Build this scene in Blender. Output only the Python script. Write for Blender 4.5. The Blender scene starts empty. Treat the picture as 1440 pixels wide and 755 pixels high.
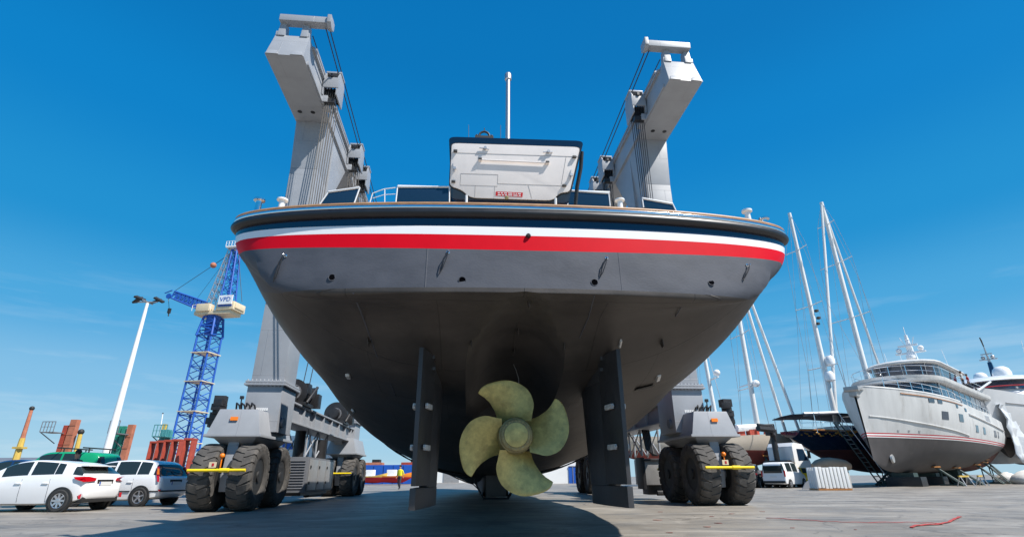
import bpy, bmesh, math, random
from mathutils import Vector, Matrix
R = math.radians
sc = bpy.context.scene
C = sc.collection
random.seed(7)

# ---------------------------------------------------------------- camera
PITCH, ROLL, H, F, CX, CY = R(22.15), R(0.4), 0.88, 720.0, 720.0, 377.5
fw = Vector((0, math.cos(PITCH), math.sin(PITCH)))
r0 = Vector((1, 0, 0)); u0 = r0.cross(fw)
rt = math.cos(ROLL)*r0 - math.sin(ROLL)*u0
up = math.sin(ROLL)*r0 + math.cos(ROLL)*u0
cam = bpy.data.cameras.new('camera'); co = bpy.data.objects.new('camera', cam); C.objects.link(co)
cam.sensor_width = 36; cam.lens = 18; cam.clip_start = 0.05; cam.clip_end = 9000
m = Matrix.Identity(4)
for i in range(3):
    m[i][0] = rt[i]; m[i][1] = up[i]; m[i][2] = -fw[i]
m[2][3] = H
co.matrix_world = m
sc.camera = co

# ---------------------------------------------------------------- sky and sun
SUN_EL, SUN_AZ = 52.5, 122.5          # azimuth clockwise from +Y
w = bpy.data.worlds.new('World'); sc.world = w; w.use_nodes = True
nt = w.node_tree; nt.nodes.clear()
sky = nt.nodes.new('ShaderNodeTexSky'); sky.sky_type = 'NISHITA'; sky.sun_disc = False
sky.sun_elevation = R(SUN_EL); sky.sun_rotation = R(SUN_AZ)
sky.air_density = 1.0; sky.dust_density = 0.25; sky.ozone_density = 2.2; sky.altitude = 0
hs = nt.nodes.new('ShaderNodeHueSaturation'); hs.inputs['Saturation'].default_value = 1.28
bg = nt.nodes.new('ShaderNodeBackground'); bg.inputs[1].default_value = 0.125
wo = nt.nodes.new('ShaderNodeOutputWorld')
tc = nt.nodes.new('ShaderNodeTexCoord')
mp = nt.nodes.new('ShaderNodeMapping'); mp.inputs['Scale'].default_value = (2.0, 2.0, 16.0)
nz = nt.nodes.new('ShaderNodeTexNoise'); nz.inputs['Scale'].default_value = 1.6; nz.inputs['Detail'].default_value = 7; nz.inputs['Roughness'].default_value = .6
cr = nt.nodes.new('ShaderNodeValToRGB'); cr.color_ramp.elements[0].position = .52; cr.color_ramp.elements[1].position = .82
sx = nt.nodes.new('ShaderNodeSeparateXYZ')
mr = nt.nodes.new('ShaderNodeMapRange'); mr.inputs[1].default_value = .34; mr.inputs[2].default_value = .06; mr.inputs[3].default_value = 0; mr.inputs[4].default_value = .6
mu = nt.nodes.new('ShaderNodeMath'); mu.operation = 'MULTIPLY'
mx = nt.nodes.new('ShaderNodeMix'); mx.data_type = 'RGBA'; mx.inputs[7].default_value = (4.3, 4.9, 5.3, 1)
L = nt.links.new
L(sky.outputs[0], hs.inputs['Color']); L(tc.outputs['Generated'], mp.inputs[0]); L(mp.outputs[0], nz.inputs[0]); L(nz.outputs[0], cr.inputs[0])
L(tc.outputs['Generated'], sx.inputs[0]); L(sx.outputs[2], mr.inputs[0]); L(cr.outputs[0], mu.inputs[0]); L(mr.outputs[0], mu.inputs[1])
ev = nt.nodes.new('ShaderNodeValToRGB'); ev.color_ramp.interpolation = 'EASE'
def s2l(c): return [((v/255+.055)/1.055)**2.4 if v > 10 else v/255/12.92 for v in c]
stops = ((0,(166,206,229)),(.05,(154,200,228)),(.14,(128,188,226)),(.25,(74,167,220)),(.38,(26,145,209)),(.55,(2,130,202)),(.70,(0,118,189)),(1,(0,98,168)))
while len(ev.color_ramp.elements) < len(stops): ev.color_ramp.elements.new(.5)
for e_, (p_, c_) in zip(ev.color_ramp.elements, stops): e_.position = p_; e_.color = (*s2l(c_), 1)
sc_ = nt.nodes.new('ShaderNodeMix'); sc_.data_type = 'RGBA'; sc_.blend_type = 'MULTIPLY'; sc_.inputs[0].default_value = 1; sc_.inputs[7].default_value = (5.65, 5.65, 5.65, 1)
tint = nt.nodes.new('ShaderNodeMix'); tint.data_type = 'RGBA'; tint.inputs[0].default_value = .93
L(sx.outputs[2], ev.inputs[0]); L(ev.outputs[0], sc_.inputs[6]); L(hs.outputs[0], tint.inputs[6]); L(sc_.outputs[2], tint.inputs[7])
L(mu.outputs[0], mx.inputs[0]); L(tint.outputs[2], mx.inputs[6]); L(mx.outputs[2], bg.inputs[0]); L(bg.outputs[0], wo.inputs[0])

sl = bpy.data.lights.new('sun', 'SUN'); sl.energy = 5.0; sl.angle = R(0.53); sl.color = (1, .955, .89)
so = bpy.data.objects.new('sun', sl); C.objects.link(so)
sd = Vector((math.cos(R(SUN_EL))*math.sin(R(SUN_AZ)), math.cos(R(SUN_EL))*math.cos(R(SUN_AZ)), math.sin(R(SUN_EL))))
so.rotation_euler = (-sd).to_track_quat('-Z', 'Y').to_euler(); so.location = (30, -20, 60)
sc.view_settings.view_transform = 'Standard'; sc.view_settings.look = 'None'
sc.view_settings.exposure = 0.5; sc.view_settings.gamma = 1; sc.view_settings.use_curve_mapping = False

# ---------------------------------------------------------------- helpers
def at(x, y, Y):
    """a point of the place at forward distance Y that is seen at photo pixel x, y"""
    d = fw + rt*((x-CX)/F) - up*((y-CY)/F)
    return Vector((0, 0, H)) + d*(Y/d.y)

def mat(name, col, rough=.5, metal=0, var=0.0, scale=3.0, bump=0.0, bscale=40.0, streak=None, coat=0, dirt=None, spec=.5):
    M = bpy.data.materials.new(name); M.use_nodes = True
    n = M.node_tree; b = n.nodes['Principled BSDF']
    b.inputs['Base Color'].default_value = (*col, 1); b.inputs['Roughness'].default_value = rough; b.inputs['Metallic'].default_value = metal
    b.inputs['Coat Weight'].default_value = coat; b.inputs['Specular IOR Level'].default_value = spec
    if var or bump or dirt:
        t = n.nodes.new('ShaderNodeTexCoord'); mp = n.nodes.new('ShaderNodeMapping')
        n.links.new(t.outputs['Object'], mp.inputs[0])
        if streak: mp.inputs['Scale'].default_value = streak
    if var:
        z = n.nodes.new('ShaderNodeTexNoise'); z.inputs['Scale'].default_value = scale; z.inputs['Detail'].default_value = 8; z.inputs['Roughness'].default_value = .65
        n.links.new(mp.outputs[0], z.inputs[0])
        r = n.nodes.new('ShaderNodeValToRGB'); r.color_ramp.elements[0].position = .3; r.color_ramp.elements[1].position = .7
        r.color_ramp.elements[0].color = (*[max(0, c*(1-var)) for c in col], 1)
        r.color_ramp.elements[1].color = (*[min(1, c*(1+var)) for c in col], 1)
        n.links.new(z.outputs[0], r.inputs[0]); out = r.outputs[0]
        if dirt:
            z2 = n.nodes.new('ShaderNodeTexNoise'); z2.inputs['Scale'].default_value = dirt[1]; z2.inputs['Detail'].default_value = 10; z2.inputs['Roughness'].default_value = .7
            n.links.new(mp.outputs[0], z2.inputs[0])
            r2 = n.nodes.new('ShaderNodeValToRGB'); r2.color_ramp.elements[0].position = dirt[2]; r2.color_ramp.elements[1].position = dirt[2]+.18
            n.links.new(z2.outputs[0], r2.inputs[0])
            x = n.nodes.new('ShaderNodeMix'); x.data_type = 'RGBA'; x.inputs[7].default_value = (*dirt[0], 1)
            q = n.nodes.new('ShaderNodeMath'); q.operation = 'MULTIPLY'; q.inputs[1].default_value = dirt[3]
            n.links.new(r2.outputs[0], q.inputs[0]); n.links.new(q.outputs[0], x.inputs[0]); n.links.new(out, x.inputs[6]); out = x.outputs[2]
        n.links.new(out, b.inputs['Base Color'])
        rr = n.nodes.new('ShaderNodeMapRange'); rr.inputs[3].default_value = max(0, rough-.12*min(1, var*3)); rr.inputs[4].default_value = min(1, rough+.12*min(1, var*3))
        n.links.new(z.outputs[0], rr.inputs[0]); n.links.new(rr.outputs[0], b.inputs['Roughness'])
    if bump:
        z = n.nodes.new('ShaderNodeTexNoise'); z.inputs['Scale'].default_value = bscale; z.inputs['Detail'].default_value = 6
        n.links.new(mp.outputs[0], z.inputs[0])
        bp = n.nodes.new('ShaderNodeBump'); bp.inputs['Strength'].default_value = bump; bp.inputs['Distance'].default_value = .02
        n.links.new(z.outputs[0], bp.inputs['Height']); n.links.new(bp.outputs[0], b.inputs['Normal'])
    return M

def add_seams(Mt, sx=2.1, sy=1.15, depth=.06, dark=.8):
    """welded plate seams and gentle plate ripple"""
    n = Mt.node_tree; lk = n.links.new; b = n.nodes['Principled BSDF']
    t = n.nodes.new('ShaderNodeTexCoord'); s_ = n.nodes.new('ShaderNodeSeparateXYZ'); lk(t.outputs['Object'], s_.inputs[0])
    a = n.nodes.new('ShaderNodeMath'); a.operation = 'ADD'; lk(s_.outputs[1], a.inputs[0]); lk(s_.outputs[2], a.inputs[1])
    c = n.nodes.new('ShaderNodeCombineXYZ'); lk(s_.outputs[0], c.inputs[0]); lk(a.outputs[0], c.inputs[1])
    br = n.nodes.new('ShaderNodeTexBrick'); br.inputs['Scale'].default_value = 1; br.inputs['Brick Width'].default_value = sx; br.inputs['Row Height'].default_value = sy
    br.inputs['Mortar Size'].default_value = .012; br.inputs['Mortar Smooth'].default_value = .6; lk(c.outputs[0], br.inputs[0])
    w_ = n.nodes.new('ShaderNodeTexNoise'); w_.inputs['Scale'].default_value = 1.1; w_.inputs['Detail'].default_value = 2; lk(t.outputs['Object'], w_.inputs[0])
    b1 = n.nodes.new('ShaderNodeBump'); b1.inputs['Strength'].default_value = .5; b1.inputs['Distance'].default_value = .01; lk(br.outputs['Fac'], b1.inputs['Height'])
    b2 = n.nodes.new('ShaderNodeBump'); b2.inputs['Strength'].default_value = .5; b2.inputs['Distance'].default_value = depth; lk(w_.outputs[0], b2.inputs['Height'])
    old = b.inputs['Normal'].links[0].from_socket if b.inputs['Normal'].links else None
    if old: lk(old, b2.inputs['Normal'])
    lk(b2.outputs[0], b1.inputs['Normal']); lk(b1.outputs[0], b.inputs['Normal'])
    ol = b.inputs['Base Color'].links[0].from_socket
    x = n.nodes.new('ShaderNodeMix'); x.data_type = 'RGBA'; x.blend_type = 'MULTIPLY'; x.inputs[7].default_value = (dark, dark, dark, 1)
    lk(br.outputs['Fac'], x.inputs[0]); lk(ol, x.inputs[6]); lk(x.outputs[2], b.inputs['Base Color'])

class MB:
    def __init__(s): s.v = []; s.f = []; s.mi = []
    def add(s, v, f, m=0):
        o = len(s.v); s.v += [Vector(p) for p in v]
        for q in f: s.f.append([i+o for i in q]); s.mi.append(m)
        return s
    def box(s, c, d, rot=None, m=0, taper=None):
        """box centred on c with size d; taper scales the top in x,y"""
        hx, hy, hz = d[0]/2, d[1]/2, d[2]/2
        tx, ty = taper or (1, 1)
        v = [(-hx,-hy,-hz),(hx,-hy,-hz),(hx,hy,-hz),(-hx,hy,-hz),(-hx*tx,-hy*ty,hz),(hx*tx,-hy*ty,hz),(hx*tx,hy*ty,hz),(-hx*tx,hy*ty,hz)]
        v = [Vector(p) for p in v]
        if rot is not None:
            if not isinstance(rot, Matrix): rot = Matrix.Rotation(rot, 3, 'Z')
            v = [rot @ p for p in v]
        c = Vector(c)
        return s.add([p+c for p in v], [(0,3,2,1),(4,5,6,7),(0,1,5,4),(1,2,6,5),(2,3,7,6),(3,0,4,7)], m)
    def tube(s, p0, p1, r0, r1=None, n=10, m=0, cap=True):
        p0, p1 = Vector(p0), Vector(p1); r1 = r0 if r1 is None else r1
        d = (p1-p0); 
        if d.length < 1e-6: return s
        d.normalize(); a = d.orthogonal().normalized(); b = d.cross(a)
        v = []
        for p, r in ((p0, r0), (p1, r1)):
            for k in range(n):
                t = 2*math.pi*k/n; v.append(p + a*math.cos(t)*r + b*math.sin(t)*r)
        f = [(k, (k+1) % n, n+(k+1) % n, n+k) for k in range(n)]
        if cap: f += [tuple(range(n-1, -1, -1)), tuple(range(n, 2*n))]
        return s.add(v, f, m)
    def path(s, pts, r, n=8, m=0):
        pts = [Vector(p) for p in pts]; v = []; N = len(pts)
        a = None
        for i, p in enumerate(pts):
            d = (pts[min(i+1, N-1)]-pts[max(i-1, 0)]).normalized()
            if a is None: a = d.orthogonal().normalized()
            a = (a - d*a.dot(d)).normalized(); b = d.cross(a)
            rr = r[i] if isinstance(r, (list, tuple)) else r
            for k in range(n):
                t = 2*math.pi*k/n; v.append(p+a*math.cos(t)*rr+b*math.sin(t)*rr)
        f = [(i*n+k, i*n+(k+1) % n, (i+1)*n+(k+1) % n, (i+1)*n+k) for i in range(N-1) for k in range(n)]
        f += [tuple(range(n-1, -1, -1)), tuple(range((N-1)*n, N*n))]
        return s.add(v, f, m)
    def lathe(s, prof, c=(0,0,0), axis='Z', n=24, m=0, closed=False):
        """prof: list of (radius, height) turned about an axis through c"""
        v = []; c = Vector(c)
        for (r, h) in prof:
            for k in range(n):
                t = 2*math.pi*k/n; x, y = r*math.cos(t), r*math.sin(t)
                v.append(c + Vector({'Z': (x, y, h), 'X': (h, x, y), 'Y': (y, h, x)}[axis]))
        P = len(prof)
        f = [(i*n+k, i*n+(k+1) % n, ((i+1) % P)*n+(k+1) % n, ((i+1) % P)*n+k) for i in range(P if closed else P-1) for k in range(n)]
        if not closed: f += [tuple(range(n-1, -1, -1)), tuple(range((P-1)*n, P*n))]
        return s.add(v, f, m)
    def sphere(s, c, r, n=14, sq=(1,1,1), m=0):
        prof = [(max(1e-4, math.sin(math.pi*i/8))*r, -math.cos(math.pi*i/8)*r) for i in range(9)]
        b = MB().lathe(prof, n=n); c = Vector(c)
        return s.add([Vector((p.x*sq[0], p.y*sq[1], p.z*sq[2]))+c for p in b.v], b.f, m)
    def prism(s, poly, vec, m=0):
        """a polygon of 3-D points pushed along vec"""
        p = [Vector(q) for q in poly]; vec = Vector(vec); n = len(p)
        f = [tuple(range(n-1, -1, -1)), tuple(range(n, 2*n))] + [(k, (k+1) % n, n+(k+1) % n, n+k) for k in range(n)]
        return s.add(p+[q+vec for q in p], f, m)
    def grid(s, rows, m=0, closed=False, mf=None):
        n = len(rows[0]); v = [p for r in rows for p in r]; o = len(s.v); s.v += [Vector(p) for p in v]
        for i in range(len(rows)-1):
            for k in range(n if closed else n-1):
                s.f.append([o+i*n+k, o+i*n+(k+1) % n, o+(i+1)*n+(k+1) % n, o+(i+1)*n+k]); s.mi.append(mf(i, k) if mf else m)
        return s
    def build(s, name, mats, parent=None, world=False, smooth=35, bevel=0, merge=True, flip=True):
        if not isinstance(mats, (list, tuple)): mats = [mats]
        me = bpy.data.meshes.new(name)
        vs = s.v
        if world and parent is not None:
            inv = base_matrix(parent).inverted(); vs = [inv @ p for p in vs]
        me.from_pydata([tuple(p) for p in vs], [], s.f)
        for q in mats: me.materials.append(q)
        for p, i in zip(me.polygons, s.mi): p.material_index = i
        bm = bmesh.new(); bm.from_mesh(me)
        if merge: bmesh.ops.remove_doubles(bm, verts=bm.verts, dist=1e-5)
        if flip: bmesh.ops.recalc_face_normals(bm, faces=bm.faces)
        if bevel:
            es = [e for e in bm.edges if len(e.link_faces) == 2 and e.calc_face_angle(0) > R(40)]
            bmesh.ops.bevel(bm, geom=es, offset=bevel, segments=2, affect='EDGES', profile=.7, clamp_overlap=True)
        bm.to_mesh(me); bm.free()
        if smooth:
            for p in me.polygons: p.use_smooth = True
            me.set_sharp_from_angle(angle=R(smooth))
        o = bpy.data.objects.new(name, me); C.objects.link(o)
        if parent is not None: o.parent = parent
        return o

def base_matrix(o):
    M = Matrix.LocRotScale(o.location, o.rotation_euler, o.scale)
    return base_matrix(o.parent) @ M if o.parent else M

def tag(o, label, cat, group=None):
    o['label'] = label; o['category'] = cat
    if group: o['group'] = group
    return o
def thing(name, label, cat, loc=(0,0,0), rz=0, group=None):
    o = bpy.data.objects.new(name, None); C.objects.link(o); o.location = loc; o.rotation_euler = (0, 0, rz); o.empty_display_size = .2
    return tag(o, label, cat, group)
def struct(o): o['kind'] = 'structure'; return o
def kids(o): return [c for c in bpy.data.objects if c.parent == o]
def copy_tree(o, parent=None):
    c = o.copy(); C.objects.link(c); c.parent = parent
    for ch in kids(o): copy_tree(ch, c)
    return c
def text_mb(txt, size, M, depth=.004):
    cu = bpy.data.curves.new('text', 'FONT'); cu.body = txt; cu.size = size; cu.align_x = 'CENTER'; cu.align_y = 'CENTER'; cu.extrude = depth; cu.resolution_u = 3
    to = bpy.data.objects.new('text', cu); C.objects.link(to)
    me = bpy.data.meshes.new_from_object(to.evaluated_get(bpy.context.evaluated_depsgraph_get()))
    b = MB().add([M @ v.co for v in me.vertices], [tuple(p.vertices) for p in me.polygons])
    bpy.data.objects.remove(to); bpy.data.curves.remove(cu); bpy.data.meshes.remove(me)
    return b
def frame(o, x, y):
    """matrix with origin o, x axis x, y axis y"""
    x = Vector(x).normalized(); z = x.cross(Vector(y)).normalized(); y = z.cross(x)
    M = Matrix.Identity(4)
    for i in range(3): M[i][0], M[i][1], M[i][2], M[i][3] = x[i], y[i], z[i], o[i]
    return M
def lerp(a, b, t): return a+(b-a)*t
def curve(tab, x):
    if x <= tab[0][0]: return tab[0][1]
    for (a, p), (b, q) in zip(tab, tab[1:]):
        if x <= b:
            t = (x-a)/(b-a); return p+(q-p)*t
    return tab[-1][1]
def scurve(tab, x):
    """smooth monotone-ish interpolation (catmull-rom in value)"""
    n = len(tab)
    if x <= tab[0][0]: return tab[0][1]
    if x >= tab[-1][0]: return tab[-1][1]
    i = max(k for k in range(n-1) if tab[k][0] <= x)
    def sl(k):
        a, b = max(0, k-1), min(n-1, k+1)
        return (tab[b][1]-tab[a][1])/(tab[b][0]-tab[a][0])
    x0, y0 = tab[i]; x1, y1 = tab[i+1]; h = x1-x0; t = (x-x0)/h
    return (2*t**3-3*t*t+1)*y0+(t**3-2*t*t+t)*h*sl(i)+(-2*t**3+3*t*t)*y1+(t**3-t*t)*h*sl(i+1)

# ---------------------------------------------------------------- materials
M = {}
M['steel_grey'] = mat('lift grey paint', (.31, .325, .35), .42, 0, .08, 1.2, .05, 60, dirt=((.14,.125,.115), 2.2, .62, .45))
M['lift_dark'] = mat('lift second grey paint', (.15, .155, .17), .5, 0, .12, 2, .05, 50)
M['black_metal'] = mat('black machinery', (.02, .02, .022), .45, 0, .3, 6, .1, 30)
M['rubber'] = mat('tyre rubber', (.066, .062, .058), .85, 0, .3, 3, .4, 35, dirt=((.145,.13,.115), 3.5, .5, .65))
M['car_rubber'] = mat('car tyre rubber', (.03, .03, .03), .85, 0, .3, 8)
M['rim'] = mat('dark wheel rim', (.035, .035, .036), .55, .3, .3, 8, .1)
M['hole_shade'] = mat('drain hole shade', (.003,.003,.004), 1, spec=0)  # near-black colour standing in for the shade inside a hole
M['cable'] = mat('wire rope', (.05, .05, .055), .5, .6)
M['rope_grey'] = mat('greasy grey rope', (.16, .145, .13), .6, .3)
M['yellow'] = mat('yellow paint', (.85, .62, .01), .4, 0, .08, 6)
M['orange'] = mat('orange lens', (.8, .2, .01), .3)
M['white_paint'] = mat('white paint', (.78, .78, .77), .35, 0, .04, 4)
M['white_gloss'] = mat('white car paint', (.80, .80, .80), .3, 0, .02, 2, coat=.8)
M['navy'] = mat('navy gloss paint', (.008, .016, .04), .12, 0, .06, 2, coat=.6, bump=.01, bscale=4)
M['white_stripe'] = mat('white hull stripe', (.80, .80, .80), .22, 0, .02, 2, coat=.3)
M['red_stripe'] = mat('red hull stripe', (.60, .0, .010), .5, 0, .05, 3, spec=.15)
M['hull_grey'] = mat('grey antifouling', (.070, .075, .092), .62, 0, .22, 1.3, .09, 22, streak=(1, 1, 2.2), dirt=((.05,.045,.042), 1.3, .55, .35), spec=.35)
M['hull_black'] = mat('darker lower hull', (.058, .051, .047), .5, 0, .25, 1.2, .08, 24, dirt=((.105,.09,.082), 1.0, .56, .5), spec=.35)  # darker, browner tone for the hull below the stern knuckle
M['rudder'] = mat('rudder dark paint', (.042, .042, .046), .45, 0, .25, 2, .15, 25)
M['rub'] = mat('black rubbing strake', (.012, .013, .016), .4, 0, .2, 5)
M['chrome'] = mat('polished steel', (.75, .77, .8), .12, 1, .05, 6)
M['teak'] = mat('teak cap rail', (.36, .20, .10), .5, 0, .3, 6, .1, 40, streak=(1, 1, 6))
M['bronze'] = mat('bronze propeller', (.50, .42, .15), .38, .25, .38, 5.0, .14, 16, dirt=((.20,.19,.085), 7, .55, .6))
M['bronze_dark'] = mat('dark bronze hub', (.30, .25, .12), .45, .3, .4, 8, .2, 30)
M['anode'] = mat('zinc anode', (.55, .54, .53), .5, .2, .3, 9, .2)
M['glass'] = mat('dark window glass', (.012, .03, .06), .05, 0, coat=.5)
M['car_glass'] = mat('car window glass', (.02, .03, .032), .05, 0)
M['cream'] = mat('cream gelcoat', (.78, .725, .69), .4, 0, .05, 3)
M['cream_line'] = mat('panel seam grey', (.3, .28, .27), .6)
M['red_sign'] = mat('red notice', (.55, .01, .01), .5)
M['plastic'] = mat('black plastic', (.02, .02, .02), .6)
M['alloy'] = mat('silver alloy wheel', (.6, .6, .62), .3, .8)
M['taillight'] = mat('red light lens', (.45, .004, .012), .12, coat=.6)
M['amber'] = mat('amber light lens', (.75, .18, .01), .2)
M['blue_steel'] = mat('blue crane paint', (.012, .09, .42), .45, 0, .15, 1)
M['cream_steel'] = mat('cream crane paint', (.68, .56, .38), .5, 0, .12, 1)
M['rust'] = mat('red oxide paint', (.36, .055, .03), .7, 0, .25, 2)
M['terracotta'] = mat('faded orange red steel', (.42, .15, .085), .7, 0, .25, 2)
M['port_green'] = mat('port green paint', (.02, .22, .15), .6, 0, .2, 2)
M['port_yellow'] = mat('faded yellow paint', (.55, .38, .08), .6, 0, .2, 1)
M['teal'] = mat('teal paint', (.06, .25, .26), .6, 0, .2, 2)
M['green_car'] = mat('green car paint', (.01, .28, .12), .25, coat=.6)
M['blue_car'] = mat('dark blue car paint', (.01, .03, .09), .25, coat=.6)
M['dark_car'] = mat('black car paint', (.012, .012, .014), .25, coat=.6)
M['yellow_car'] = mat('yellow car paint', (.8, .48, .01), .25, coat=.6)
M['yacht_grey'] = mat('weathered pale grey hull', (.53, .53, .52), .5, 0, .14, .7, .05, 5, streak=(1, 1, .25), dirt=((.30,.285,.26), 1.1, .52, .6))
M['yacht_white'] = mat('white yacht paint', (.80, .80, .80), .25, 0, .04, 1, coat=.4)
M['anti_dark'] = mat('dark grey antifouling', (.060, .054, .054), .7, 0, .25, .7, .1, 8, dirt=((.12,.10,.09), 1, .58, .45))
M['maroon'] = mat('maroon antifouling', (.09, .028, .025), .7, 0, .3, 1)
M['ketch_blue'] = mat('dark blue yacht hull', (.006, .012, .04), .12, 0, coat=.6)
M['gold'] = mat('gold carving', (.45, .22, .05), .4, .5, .3, 9)
M['varnish'] = mat('varnished wood', (.40, .17, .05), .3, 0, .25, 6)
M['mast'] = mat('pale mast paint', (.72, .72, .70), .35, 0, .04, 1)
M['alu'] = mat('grey aluminium', (.45, .45, .46), .4, .7)
M['awning'] = mat('dark awning cloth', (.02, .022, .035), .85)
M['stand_green'] = mat('dark green stand paint', (.035, .06, .055), .6, 0, .3, 3)
M['bag'] = mat('woven white bag', (.62, .60, .56), .85, 0, .12, 3, .6, 7)
M['tarp'] = mat('beige tarpaulin', (.30, .23, .165), .8, 0, .12, 2, .3, 6)
M['wrap'] = mat('white shrink wrap', (.60, .62, .64), .4, 0, .10, 1, .8, 3.5)
M['wy_white'] = mat('shaded white yacht hull', (.58, .59, .60), .25, 0, .06, .6, coat=.3)  # white greyed down, the hull's shaded side put into the colour
M['concrete'] = mat('pale concrete', (.42, .40, .37), .85, 0, .15, 2, .2, 20)
M['container_blue'] = mat('blue sheet steel', (.01, .09, .42), .5, 0, .1, 1)
M['orange_hull'] = mat('orange boat hull', (.75, .22, .02), .4, 0, .1, 2)
M['strap_red'] = mat('red webbing', (.42, .012, .02), .8, 0, .2, 8)
M['faded_strap'] = mat('faded red webbing', (.36, .05, .045), .85, 0, .3, 5)
M['scrap'] = mat('rusty red scrap', (.22, .06, .045), .85, 0, .3, 9)
M['sling'] = mat('black webbing sling', (.012, .013, .016), .9, 0, .2, 9, .3, 30)
M['hi_vis'] = mat('yellow vest', (.8, .75, .03), .8)
M['skin'] = mat('skin', (.42, .23, .15), .55)
M['hair'] = mat('dark hair', (.012, .009, .008), .7)
M['denim'] = mat('dark trousers', (.03, .035, .05), .85)
M['shirt'] = mat('pale shirt', (.5, .5, .48), .85)
M['plate'] = mat('number plate', (.7, .7, .68), .4)
M['steel_panel'] = mat('bare steel panel', (.42, .41, .40), .38, .5, .15, 3, dirt=((.2,.18,.16), 3, .55, .5))
M['gull_white'] = mat('white tent fabric', (.78, .78, .76), .6, 0, .03, 1)

add_seams(M['hull_grey'], 2.9, 80, .05, .97); add_seams(M['hull_black'], 2.6, 1.3, .06, .72); add_seams(M['steel_grey'], 1.9, 1.6, .012, .9)

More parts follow.
